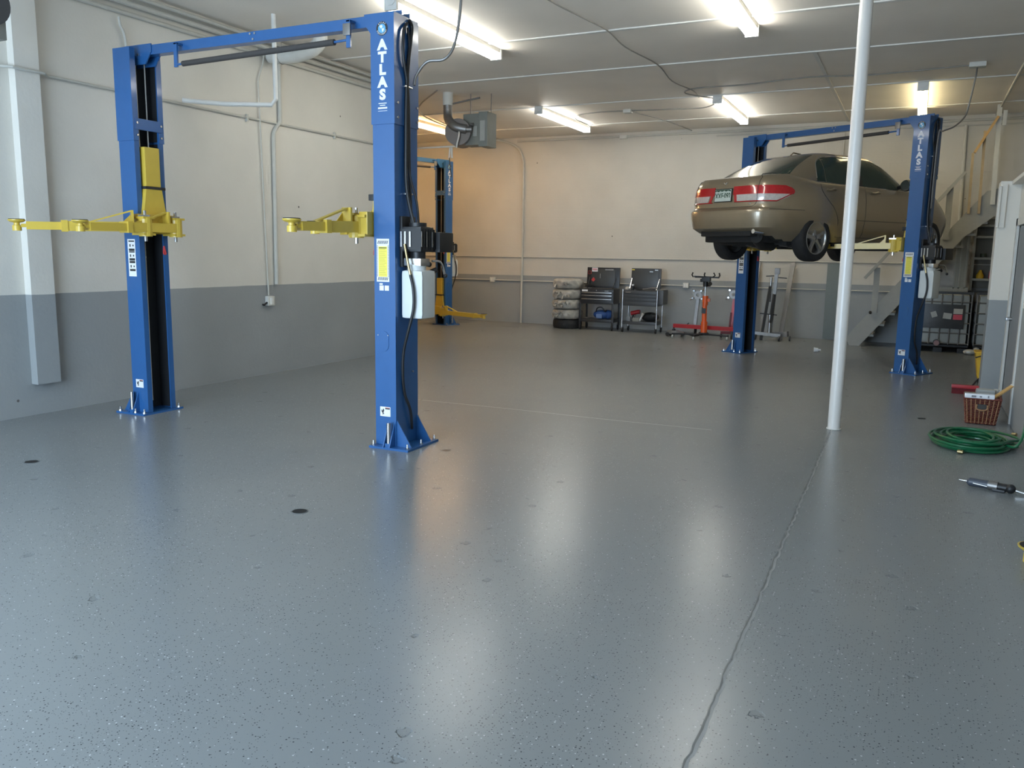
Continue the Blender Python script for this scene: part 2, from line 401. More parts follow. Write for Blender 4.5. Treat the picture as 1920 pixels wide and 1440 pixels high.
# back wall
conduit([(-13, YB - .02, 1.52), (4, YB - .02, 1.53)], .012, 'long thin conduit across the white part of the back wall')
conduit([(-13, YB - .02, .975), (4, YB - .02, .985)], .012, 'thin conduit across the grey band of the back wall')
conduit([(-8.98, YB - .12, ZC - .03), (-8.7, YB - .04, 4.12), (-8.4, YB - .03, 3.98), (-8.26, YB - .03, 3.7), (-8.24, YB - .03, 3.2), (-8.24, YB - .03, .0)], .026, 'conduit bending off the ceiling and down the back wall left of the tyres', sm=4)
conduit([(-8.4, YB - .03, 4.12), (4, YB - .03, 4.1)], .022, 'white pipe along the joint of back wall and ceiling')
conduit([(-3.9, YB - .03, 4.04), (4, YB - .03, 4.0)], .012, 'thin grey conduit just below the pipe at the back wall top')
conduit([(-2.1, YB - .05, 4.05), (-1.45, YB - .03, 4.0), (-1.45, YB - .03, 2.0)], .012, 'conduit drop on the back wall behind the white post')
conduit([(.60, YB - .03, 4.02), (.64, YB - .03, 2.3)], .03, 'fat pipe on the back wall above the stair, left of the raw wood posts')
conduit([(1.06, YB - .1, ZC - .03), (1.06, 4.2, ZC - .03)], .02, 'pipe running along the ceiling over the grey office wall')
conduit([(1.22, 9.6, 3.55), (1.22, 9.6, 3.1), (1.25, 9.6, 2.98), (1.26, 9.6, 2.5)], .035, 'white pipe standing on the low office roof at the far right', m=WHITEP)
def box_(label, x, y, z, s, cat='junction box', m=OFFW, name='junction_box'):
    o = thing(name, label, cat, (x, y, z)); MB().box((0, 0, 0), s, None, .006).build('box', m, o)
    return o
for x, l in ((-9.0, 'outlet box on the back wall right of the far lift'), (-5.5, 'outlet box on the back wall behind the silver-legged cart'), (-4.38, 'square outlet box on the back wall between the second cart and the orange jack')):
    o = box_(l, x, YB - .03, .985, (.12, .06, .11), 'outlet', name='outlet_box')
    MB().bb(-.04, -.008, -.036, -.03, -.035, .035).bb(.008, .04, -.036, -.03, -.035, .035).build('socket', WHITEP, o)
box_('small junction box at the top of the back wall', -5.88, YB - .04, 4.1, (.16, .08, .07))
box_('junction box on the ceiling between the two rear white light fixtures', -4.93, 14.9, ZC - .03, (.14, .14, .06))
box_('junction box on the ceiling right of the yellowish light', .51, 13.07, ZC - .03, (.2, .16, .06))
def cable(pts, r, label, m=DSTEEL, sm=5, name='ceiling_cable'):
    o = thing(name, label, 'cable', pts[0]); b = MB(); b.tube([V(p) - V(pts[0]) for p in pts], r, 8, sm); b.build('cable', m, o); return o
GC = mat('flex_cable_grey', (.27, .26, .235), .55)
cable([(-3.72, 4.0, ZC - .01), (-3.66, 7., ZC - .02), (-3.63, 8.24, ZC - .02), (-3.52, 9.0, ZC - .03), (-3.47, 9.64, ZC - .015), (-3.5, 10.4, ZC - .03), (-3.42, 11.55, ZC - .015), (-3.5, 12.6, ZC - .03), (-3.4, 13.5, ZC - .02), (-3.45, 14.1, ZC - .015)], .0085, 'wavy grey cable crossing the ceiling lengthwise to the middle rear light', GC)
cable([(-4.93, 14.9, ZC - .02), (-4.2, 14.95, ZC - .03), (-3.6, 15.0, ZC - .03), (-3.3, 14.7, ZC - .02)], .010, 'grey cable on the ceiling from the junction box to the middle rear light', GC)
cable([(-4.93, 14.9, ZC - .02), (-5.4, 14.8, ZC - .03), (-5.9, 14.95, ZC - .03), (-6.1, 15.3, ZC - .04), (-6.1, 15.9, ZC - .05), (-6.2, 16.3, ZC - .04)], .010, 'grey cable looping on the ceiling from the junction box to the left rear light', GC)
cable([(-4.93, 14.9, ZC - .02), (-4.6, 16.2, ZC - .02), (-4.4, 17.5, ZC - .04)], .010, 'grey cable running from the junction box to the back wall top', GC)
cable([(.51, 13.07, ZC - .02), (-.8, 13.2, ZC - .03), (-1.6, 13.1, ZC - .02), (-2.6, 13.25, ZC - .03), (-3.3, 13.3, ZC - .02), (-3.55, 13.6, ZC - .03), (-3.2, 14.15, ZC - .04)], .010, 'long grey cable across the ceiling between the right box and the middle rear light', GC)
cable([(.51, 13.07, ZC - .06), (.50, 13.06, 4.0), (.46, 13.1, 3.7), (.42, 13.1, 3.52), (.3, 13.0, 3.38), (.17, 12.95, 3.32), (.12, 12.95, 3.25), (.11, 12.98, 2.3)], .011, 'grey cable dropping from the ceiling box to the post of the lift with the car', DSTEEL, 6, 'power_cable')
cable([(-7.2, 12.0, ZC - .02), (-8.5, 13.5, ZC - .03), (-9., 15.5, ZC - .02), (-8.9, 17.3, ZC - .03)], .012, 'dark cable on the ceiling behind the unit heater', GC)
cable([(-3.33, 5.95, 4.19), (-3.35, 5.95, 3.6), (-3.38, 5.92, 3.25), (-3.45, 5.88, 3.1), (-3.6, 5.85, 3.08), (-3.68, 5.82, 2.98), (-3.69, 5.8, 2.9)], .011, 'grey power cable hanging from the ceiling into the lettered post of the nearest lift', DSTEEL, 6, 'power_cable')

# ------------------------------------------------------------------ fluorescent fixtures
def fixture(x, y0, y1, tm, label, z=ZC):
    o = thing('fluorescent_fixture', label, 'light fixture', (x, (y0 + y1) / 2, z), 0, 'tube lights on the ceiling')
    l = (y1 - y0) / 2
    m = MB(); m.prism([(-.065, 0), (.065, 0), (.065, -.05), (.03, -.085), (-.03, -.085), (-.065, -.05)], (0, -l, 0), (1, 0, 0), (0, 0, 1), (0, 2 * l, 0))
    m.build('housing', WHITEP, o, smooth=False)
    for s in (-1, 1):
        MB().cyl((s * .048, -l + .05, -.105), (s * .048, l - .05, -.105), .019, n=14).build('tube', tm, o)
        m = MB(); m.bb(-.075, .075, s * l - .012 * s, s * l - .05 * s, -.13, 0, .004); m.build('end_cap', WHITEP, o)
    return o
fixture(-5.12, 7.58, 10.05, TUBE, 'bright white double tube fixture in front of the lettered blue post')
fixture(-1.9, 7.62, 10.12, TUBE, 'bright double tube fixture cut by the frame top, left of the white post')
fixture(-6.31, 14.0, 16.5, TUBE, 'white double tube fixture over the tyres and carts, left of the ceiling box')
fixture(-3.15, 14.08, 16.5, TUBE, 'white double tube fixture above the back of the raised car')
fixture(-.13, 14.08, 16.55, TUBEY, 'yellowish double tube fixture above the post of the car lift')
fixture(-9.2, 14.1, 16.5, TUBEW, 'warm amber double tube fixture behind the unit heater')
fixture(-11.6, 14.1, 16.5, TUBEW, 'amber tube fixture in the far left bay')

# ------------------------------------------------------------------ white post
o = thing('support_column', 'round white steel post standing on the floor beside the floor joint', 'column', (-.585, 8.28, 0))
MB().cyl((0, 0, 0), (0, 0, ZC), .057, n=32).build('shaft', mat('white_gloss_post', (.74, .70, .65), .25, var=.03, bump=.05), o)
m = MB(); m.tube([(.062 * math.cos(a), .062 * math.sin(a), .004) for a in [i * PI / 12 for i in range(25)]], .006, 6); m.build('base_weld', OFFW, o)

# ------------------------------------------------------------------ two post lift
def lift(name, label, loc, rz, HT, zc, arms_L, arms_R, HALF=1.43, show=True):
    """frame: X from the plain column to the lettered power column, -Y the lettered side"""
    root = thing(name, label, 'car lift', loc, rz, 'two post lifts')
    zs = HT - .82                                      # bottom edge of the upper sleeve
    for s, arms in ((1, arms_L), (-1, arms_R)):        # s: inner direction
        cx = -HALF * s
        def P(x, y, z): return (cx + s * x, y, z)
        def B(m, x0, x1, y0, y1, z0, z1, bev=0): return m.bb(cx + s * x0, cx + s * x1, y0, y1, z0, z1, bev)
        a, b, t = .10, .165, .012
        m = MB()                                        # C shaped post
        poly = [(-a, -b), (a, -b), (a, -b + .055), (a - t, -b + .055), (a - t, -b + t), (-a + t, -b + t), (-a + t, b - t), (a - t, b - t), (a - t, b - .055), (a, b - .055), (a, b), (-a, b)]
        m.prism([(cx + s * p[0], p[1]) for p in poly], (0, 0, .02), (1, 0, 0), (0, 1, 0), (0, 0, zs + .1))
        col = m.build('column', BLUE, root, smooth=False)
        m = MB(); B(m, -a + t, -a + t + .01, -b + t, b - t, .03, zs + .1); B(m, -a + t, a - t - .01, -b + t, -b + t + .008, .03, zs); B(m, -a + t, a - t - .01, b - t - .008, b - t, .03, zs)
        m.build('channel_liner', CAVITY, col, 'dark lining inside the post')
        m = MB(); a2, b2 = a + .008, b + .008
        poly2 = [(p[0] * a2 / a, p[1] * b2 / b) for p in poly]
        m.prism([(cx + s * p[0], p[1]) for p in poly2], (0, 0, zs), (1, 0, 0), (0, 1, 0), (0, 0, HT - zs))
        B(m, a2 - .006, a2 + .006, -b2 + .02, b2 - .02, zs + .10, zs + .20)
        ex = m.build('column_extension', BLUE, root, smooth=False)
        m = MB(); B(m, -a + t + .01, -a + t + .02, -b, b, zs + .02, HT - .05); B(m, -a + t, a - t - .01, b - t - .012, b - t - .004, zs + .02, HT - .05); B(m, -a + t, a - t - .01, -b + t + .004, -b + t + .012, zs + .02, HT - .05)
        m.build('channel_liner', CAVITY, ex, 'dark inside of the upper sleeve')
        for yy in (-b + .03, b - .03):
            for dz in (.05, .16): MB().cyl(P(a2, yy, zs + dz), P(a2 + .014, yy, zs + dz), .011, n=6).build('bolt', STEEL, ex)
        for dz in (.05, .16):
            for yy in (-.14, .14): MB().cyl(P(-a2, yy, zs + dz), P(-a2 - .014, yy, zs + dz), .011, n=6).build('bolt', STEEL, ex)
        m = MB(); m.tube([P(.03, -.05, .12), P(.035, -.055, .4), P(.03, -.045, zc), P(.03, -.05, HT - .1)], .006, 6, 6); m.build('lift_cable', CABLE, root, 'pale steel lifting cable')
        m = MB(); m.tube([P(.04, .045, zc + .3), P(.04, .045, HT - .1)], .006, 6); m.build('lift_cable', CABLE, root, 'pale steel lifting cable')
        # base plate with gussets, anchor bolts and the two galvanised stubs
        m = MB(); B(m, -.26, .12, -.24, .24, 0, .018)
        for yy in (-b, b):
            sg = 1 if yy > 0 else -1
            for dx in (-.03, -.09): m.prism([(0, 0), (.085, 0), (0, .2)], P(dx, yy, .018), (0, sg, 0), (0, 0, 1), (.01 * s, 0, 0))
        for yy in (-.155, .145): m.prism([(0, 0), (-.14 * s, 0), (0, .22)], P(-a, yy, .018), (1, 0, 0), (0, 0, 1), (0, .01, 0))
        for yy in (-b - .05, b + .05): B(m, -.085, -.035, yy - .02, yy + .02, .018, .05)
        bp = m.build('base_plate', BLUE, root, smooth=False)
        for x_, y_ in ((-.235, -.21), (-.02, -.215), (.095, -.21), (-.235, .21), (.02, .215), (.095, .21), (-.235, 0)):
            m = MB(); m.cyl(P(x_, y_, .018), P(x_, y_, .032), .015, n=6); m.cyl(P(x_, y_, .03), P(x_, y_, .06), .008, n=8); m.build('anchor_bolt', STEEL, bp)
        for yy in (-b - .05, b + .05):
            MB().cyl(P(-.06, yy, .05), P(-.06, yy, .22), .018, n=14).build('height_adapter', STEEL, bp, 'bright galvanised adapter tube')
        # carriage
        m = MB(); B(m, .0, a + .035, -.085, .085, zc + .38, zc + .74, .008)
        m.prism([(-.085, .38), (.085, .38), (.13, .12), (-.13, .12)], P(.02, 0, zc), (0, 1, 0), (0, 0, 1), (s * (a + .02), 0, 0))
        B(m, a + .01, a + .09, -.24, .21, zc - .06, zc + .12, .006)
        B(m, a + .02, a + .18, -.26, -.13, zc + .075, zc + .095); B(m, a + .02, a + .18, .09, .22, zc + .075, zc + .095)
        B(m, a + .02, a + .18, -.26, -.13, zc - .075, zc - .055); B(m, a + .02, a + .18, .09, .22, zc - .075, zc - .055)
        cg = m.build('carriage', YEL, root, smooth=False)
        m = MB(); B(m, .0, a + .045, -.10, .13, zc + .355, zc + .38, .004); m.build('strap', RUB, cg, 'black rubber strap')
        for k, (py, tip, l1, pz) in enumerate(arms):
            # tip given in column frame (x inner, y), py = pin y
            pin = V(P(a + .13, py, zc)); tp = V(P(tip[0], tip[1], zc - .015)); d = (tp - pin); ln = d.length; d.normalize()
            sd = V((-d.y, d.x, 0)).normalized(); upz = V((0, 0, 1))
            m = MB()
            e1 = pin + d * (ln * l1)
            m.bar(pin - d * .03, e1, .1, .085)
            m.bar(e1 - d * .04, e1 + d * .012, .115, .1)              # collar
            g = pin + d * .10
            m.prism([(0, .04), (.02, .04), (.02, .15), (0, .15)], g - sd * .045, d, upz, sd * .09)     # gusset post
            m.prism([(.02, .15), (.02, .135), (.34, .04), (.38, .04)], g - sd * .02, d, upz, sd * .04)
            m.prism([(0, .04), (0, .13), (.09, .04)], g - sd * .045, d, upz, sd * .008)
            m.cyl(pin + upz * -.085, pin + upz * .085, .06, n=16)
            arm = m.build('arm', YEL, root, smooth=False)
            e2 = tp - d * .07
            m = MB(); m.bar(e1 - d * .02, e2, .078, .068); m.bar(e2 - d * .02, e2 + d * .04, .05, .03); m.build('arm_extension', YEL, arm, smooth=False)
            m = MB(); m.lathe([(.0, -.045), (.036, -.045), (.036, .0), (.024, .004), (.024, .022), (.055, .03), (.068, .042), (.068, .05), (0, .05)], tp); pd = m.build('lift_pad', YEL, arm)
            MB().cyl(tp + upz * .048, tp + upz * .056, .062, n=24).build('pad_rubber', RUB, arm)
            m = MB(); m.cyl(pin + upz * -.13, pin + upz * .15, .014, n=10); m.bar(pin + upz * .1 - d * .04, pin + upz * .1 + d * .06, .03, .02); m.build('arm_lock', STEEL, arm, 'steel arm lock pin')
    # overhead beam
    m = MB(); zb = HT + .03
    m.bb(-HALF + .02, HALF - .02, -.045, .045, zb - .085, zb, .004)
    for s in (-1, 1):
        X = s * HALF
        m.prism([(-.1, .01), (.25, .01), (.25, -.06), (.17, -.165), (-.10, -.165)], (X, -.055, zb), (-s, 0, 0), (0, 0, 1), (0, .012, 0))
        m.prism([(-.1, .01), (.25, .01), (.25, -.06), (.17, -.165), (-.10, -.165)], (X, .055, zb), (-s, 0, 0), (0, 0, 1), (0, .012, 0))
    beam = m.build('overhead_beam', BLUE, root, smooth=False)
    for s in (-1, 1):
        for dx in (.03, -.03, .1):
            MB().cyl((s * HALF - s * dx, -.055, zb - .05 - .03 * (dx > 0)), (s * HALF - s * dx, -.075, zb - .05 - .03 * (dx > 0)), .012, n=6).build('bolt', STEEL, beam)
    for dx in (0.0, .05, .03): MB().cyl((dx, -.045, zb - .02 - .9 * (dx == .03) * .05), (dx, -.056, zb - .02 - .9 * (dx == .03) * .05), .01, n=6).build('bolt', STEEL, beam)
    m = MB()
    for x in (-HALF + .62, HALF - .36): m.bb(x - .02, x + .02, -.12, -.10, zb - .24, zb - .03, .004); m.bb(x - .02, x + .02, -.12, -.04, zb - .045, zb - .03)
    br = m.build('bar_bracket', BLUE, root, smooth=False)
    m = MB(); m.cyl((-HALF + .70, -.11, zb - .215), (HALF - .50, -.11, zb - .185), .024, n=14); m.build('safety_bar', mat('foam_' + name, (.05, .045, .042), .8), root, 'dark foam padded safety bar')
    for q0, q1 in (((HALF - .52, -.11, zb - .185), (HALF - .36, -.11, zb - .18)), ((-HALF + .61, -.11, zb - .217), (-HALF + .72, -.11, zb - .215))): MB().cyl(q0, q1, .01, n=8).build('bar_rod', BLUE, root)
    MB().bb(HALF - .40, HALF - .33, -.135, -.121, zb - .15, zb - .06, .004).build('limit_switch', DSTEEL, root, 'grey metal limit switch')
    # markings on the lettered face of the power column
    fy = -.165 - .0085
    zA = HT - .235
    for i, ch in enumerate('ATLAS'):
        txt(ch, .104, Matrix.Translation((HALF, fy, zA - i * .092)) @ FRONT, LETTER, root, bold=.055, sx=1.12)
    lc = V((HALF, fy, HT - .115))
    m = MB(); m.cyl(lc, lc + V((0, -.002, 0)), .052, n=32); em = m.build('emblem', INK, root, 'round black and blue globe emblem')
    m = MB(); m.cyl(lc + V((0, -.002, 0)), lc + V((0, -.003, 0)), .034, n=32); m.build('emblem_globe', LOGOB, em)
    m = MB()
    for poly in ([(-.022, .02), (-.004, .026), (.008, .018), (.002, .006), (-.006, .0), (-.014, .006)], [(.0, -.002), (.016, .002), (.02, -.008), (.010, -.024), (.004, -.026)]):
        m.prism(poly, lc + V((0, -.003, 0)), (1, 0, 0), (0, 0, 1), (0, -.0006, 0))
    m.build('emblem_land', LETTER, em, smooth=False)
    bmt = bmesh.new()
    for word, a0, sp, flip in (('ATLAS', 90, 20, 1), ('EQUIPMENT', 270, 17, -1)):
        n = len(word)
        for i, ch in enumerate(word):
            an = D(a0 - flip * (i - (n - 1) / 2) * sp)
            p = lc + V((.043 * math.cos(an), -.0024, .043 * math.sin(an)))
            me = txt(ch, .015, Matrix.Translation(p) @ Matrix.Rotation(-(an - flip * PI / 2), 4, 'Y') @ FRONT, LETTER, None, ext=.0003, bm_only=True, bold=.02)
            bmt.from_mesh(me); bpy.data.meshes.remove(me)
    me = bpy.data.meshes.new('lettering'); bmt.to_mesh(me); bmt.free(); me.materials.append(LETTER)
    oo = bpy.data.objects.new('lettering', me); C.objects.link(oo); oo.parent = em
    m = MB()
    for z_, w_, h_ in ((HT - .665, .075, .006), (HT - .68, .05, .006), (HT - .70, .085, .012), (HT - .722, .085, .003)): m.bb(HALF - w_ / 2, HALF + w_ / 2, fy - .001, fy, z_ - h_ / 2, z_ + h_ / 2)
    m.build('small_print', LETTER, root, 'tiny white printed lines below the letters', smooth=False)
    fy = -.1655
    z1, z0, w = 1.70, 1.36, .075                         # yellow warning placard
    if zc < 1: z1, z0 = 1.70, 1.36
    m = MB(); m.bb(HALF - w, HALF + w - .03, fy - .002, fy, z0, z1); pl = m.build('warning_placard', STICK, root, 'yellow placard with black striped border', smooth=False)
    cxp = HALF - .015
    MB().bb(cxp - .042, cxp + .042, fy - .003, fy - .002, z0 + .04, z1 - .06).build('placard_face', STY, pl, smooth=False)
    m = MB()
    for zz in (z0 + .012, z1 - .04):
        for i in range(8): x = cxp - .05 + i * .0125; m.prism([(0, 0), (.006, 0), (.013, .025), (.007, .025)], (x, fy - .0025, zz), (1, 0, 0), (0, 0, 1), (0, -.0008, 0))
    for i in range(20):
        for sx_ in (-1, 1): m.prism([(0, 0), (.008, .005), (.008, .011), (0, .006)], (cxp + sx_ * .053 - .004, fy - .0025, z0 + .04 + i * .0125), (1, 0, 0), (0, 0, 1), (0, -.0008, 0))
    for i in range(14): m.bb(cxp - .034, cxp + .034 - (i % 3) * .008, fy - .0035, fy - .003, z0 + .055 + i * .0155, z0 + .0565 + i * .0155)
    m.bb(cxp - .036, cxp + .036, fy - .0035, fy - .003, z1 - .075, z1 - .068)
    m.build('placard_print', INK, pl, smooth=False)
    MB().bb(HALF - .05, HALF - .01, fy - .0015, fy, z0 - .07, z0 - .03).bb(HALF, HALF + .04, fy - .0015, fy, z0 - .07, z0 - .03).bb(HALF - .05, HALF - .02, fy - .0015, fy, z0 - .025, z0 - .012).build('serial_sticker', STICK, root, smooth=False)
    m = MB(); m.prism([(.055 * math.cos(D(t)), (.03 if 0 < t < 180 else -.03) + .055 * math.sin(D(t))) for t in range(2, 360, 8)], (HALF - .02, fy, .88), (1, 0, 0), (0, 0, 1), (0, -.004, 0))
    m.build('access_cover', BLUE, root, 'oval blue access cover')
    for xx in (-.065, .03): MB().cyl((HALF - .0 + xx, fy - .004, .93), (HALF + xx, fy - .007, .93), .005, n=8).build('bolt', STEEL, root)
    for X in (HALF, -HALF):
        m = MB(); x0 = X - .055 if X > 0 else X - .05
        m.bb(x0, x0 + .1, fy - .0015, fy, .26, .34); st = m.build('caution_sticker', STICK, root, 'small white caution sticker', smooth=False)
        m = MB(); m.prism([(.012, .06), (.022, .045), (.028, .06), (.034, .064), (.04, .05), (.032, .03), (.042, .018), (.03, .02), (.026, .008), (.022, .03), (.014, .04)], (x0, fy - .0015, .26), (1, 0, 0), (0, 0, 1), (0, -.0006, 0))
        m.bb(x0 + .05, x0 + .095, fy - .0021, fy - .0015, .32, .33); m.build('sticker_print', INK, st, smooth=False)
        MB().bb(x0 + .05, x0 + .095, fy - .0022, fy - .0015, .331, .335).build('sticker_stripe', REDINK, st, smooth=False)
    X = -HALF
    m = MB(); m.bb(X - .06, X + .04, fy - .0015, fy, 1.33, 1.68); st = m.build('safety_placard', STICK, root, 'tall white safety instruction placard', smooth=False)
    m = MB()
    for i, (z_, h_) in enumerate(((1.66, .012), (1.58, .022), (1.56, .012), (1.49, .022), (1.465, .02), (1.39, .02))): m.bb(X - .045, X + .03, fy - .002, fy - .0015, z_ - h_ / 2, z_ + h_ / 2)
    for z_ in (1.62, 1.525, 1.425): m.bb(X - .035, X - .02, fy - .002, fy - .0015, z_ - .012, z_ + .012); m.bb(X + .005, X + .02, fy - .002, fy - .0015, z_ - .008, z_ + .008)
    m.build('placard_print', INK, st, smooth=False)
    m = MB(); m.tube([(-HALF + .106, .11, 1.62), (-HALF + .112, .115, 1.58), (-HALF + .11, .125, 1.545), (-HALF + .106, .105, 1.55), (-HALF + .106, .11, 1.61)], .008, 8, 4); m.build('release_tag', REDINK, root, 'small red release tag')
    m = MB(); m.tube([(HALF - .112, -.13, 1.63), (HALF - .12, -.13, 1.6), (HALF - .12, -.13, 1.57)], .009, 8); m.build('release_tag', REDINK, root, 'small red release tag')
    MB().bb(HALF - .16, HALF - .1, -.15, -.11, 2.0, 2.05, .004).build('release_knob', BLACK, root)
    # power unit on the outer face
    X = HALF + .1
    pu = MB().bb(X, X + .025, -.10, .10, 1.48, 1.88, .004).build('power_unit', BLACK, root, 'hydraulic power unit with white reservoir')
    m = MB(); m.bb(X + .02, X + .20, -.10, .10, 1.60, 1.80, .02)
    for i in range(6): m.bb(X + .015, X + .205, -.11 + i * .04, -.095 + i * .04, 1.62, 1.78)
    m.cyl((X + .11, 0, 1.79), (X + .11, 0, 1.83), .07, n=20); m.cyl((X + .11, 0, 1.61), (X + .11, 0, 1.55), .06, n=20); m.build('motor', BLACK, pu)
    for yy in (-.105, -.03, .06): MB().bb(X + .2, X + .208, yy, yy + .012, 1.64, 1.76).bb(X + .02 + (yy + .1) * .5, X + .035 + (yy + .1) * .5, -.118, -.11, 1.64, 1.76).build('motor_plate', STEEL, pu, smooth=False)
    m = MB(); m.bb(X + .06, X + .24, .12, .34, 1.6, 1.76, .006); m.build('switch_box', BLACK, pu)
    MB().bb(X + .10, X + .18, .10, .122, 1.62, 1.77, .003).bb(X + .05, X + .14, .06, .10, 1.61, 1.63, .003).build('motor_bracket', STEEL, pu)
    m = MB(); m.bb(X + .03, X + .19, -.09, .05, 1.49, 1.55, .006); m.build('valve_block', STEEL, pu)
    MB().cyl((X + .15, .05, 1.51), (X + .15, .11, 1.5), .022, n=12).build('valve_knob', BLACK, pu)
    MB().tube([(X + .18, .10, 1.53), (X + .22, .17, 1.52), (X + .24, .20, 1.42)], .009, 8, 4).build('release_lever', STEEL, pu)
    MB().sphere((X + .245, .205, 1.41), .018).build('lever_grip', BLACK, pu)
    m = MB(); m.bb(X + .02, X + .215, -.11, .10, 1.07, 1.455, .03); m.cyl((X + .11, -.02, 1.45), (X + .11, -.02, 1.5), .075, n=24)
    for yy in (-.04, -.015): m.bb(X + .1, X + .218, -.112, -.108, 1.1, 1.42)
    m.build('reservoir', HDPE, pu, 'white translucent fluid reservoir')
    m = MB(); m.cyl((X + .17, .10, 1.44), (X + .2, .14, 1.46), .022, n=14); m.build('filler_cap', BLACK, pu)
    m = MB(); m.tube([(X + .06, -.12, 1.66), (X + .08, -.125, 1.58), (X + .10, -.13, 1.50), (X + .12, -.13, 1.42)], .011, 10, 5); m.build('hose_fitting', BRASS, pu, 'brass hose fitting')
    m = MB(); m.tube([(X + .12, -.13, 1.42), (X + .15, -.135, 1.3), (X + .15, -.135, 1.15), (X + .10, -.13, .98), (X + .04, -.11, .8), (X + .018, -.09, .62), (X + .014, -.06, .45), (X + .03, 0, .3), (X + .015, .05, .13)], .012, 10, 7); m.build('hose', BLACK, root, 'black hydraulic hose')
    m = MB(); m.tube([(X + .10, -.05, 1.83), (X + .03, -.04, 2.1), (X + .02, -.03, 2.5), (X + .02, -.02, HT - .55), (X + .022, .0, HT - .35), (X + .025, .04, HT - .15), (X + .02, .06, HT - .06), (X + .02, .02, HT - .02)], .014, 8, 6)
    m.tube([(X + .05, .0, 1.83), (X + .02, .02, 2.2), (X + .02, .01, 2.7), (X + .02, -.01, HT - .5), (X + .03, -.08, HT - .3), (X + .03, -.07, HT - .12), (X + .02, -.01, HT - .05)], .012, 8, 6)
    m.tube([(X + .08, .06, 1.82), (X + .06, .06, 2.0), (X + .02, .0, 2.3), (X + .02, .0, HT - .5), (X + .025, .02, HT - .25), (X + .02, .0, HT - .08)], .009, 8, 6)
    m.build('hose_bundle', BLACK, root, 'black hoses and cords strapped up the post')
    m = MB()
    for z_ in (2.05, HT - .53): m.bb(X + .005, X + .03, -.055, .055, z_, z_ + .012, .002)
    m.build('hose_clamp', STEEL, root)
    MB().cyl((X + .02, .04, .62), (X + .035, .04, .62), .008, n=8).build('hose_clamp', STEEL, root)
    return root

# (pin y, pad position in the column frame (inner x, y), share of the outer tube, -)
lift('two_post_lift', 'nearest blue two-post lift with its yellow arms raised and nothing on it', (-5.26, 5.74, 0), 0, 3.40, 1.79,
     [(.15, (.24, -.88), .56, 0), (-.20, (-.33, -1.06), .66, 0)],
     [(-.22, (.28, -.93), .55, 0), (.20, (.50, -.40), .6, 0)], HALF=1.43)
lift('two_post_lift', 'blue two-post lift at the right holding up the gold car', (-1.28, 13.68, 0), D(-27), 3.52, 1.785,
     [(-.22, (.42, -.72), .6, 0), (.2, (.62, 1.0), .6, 0)],
     [(-.22, (1.18, -.62), .62, 0), (.2, (.62, 1.2), .6, 0)], HALF=1.42)
lift('two_post_lift', 'farthest blue two-post lift at the back left with its yellow arms low', (-9.45 - 1.42 * math.cos(D(73)), 16.05 - 1.42 * math.sin(D(73)), 0), D(73), 3.55, .30,
     [(-.22, (.5, -.9), .6, 0), (.2, (.5, .9), .6, 0)],
     [(-.22, (.24, -1.5), .8, 0), (.15, (.35, .8), .7, 0)], HALF=1.42)

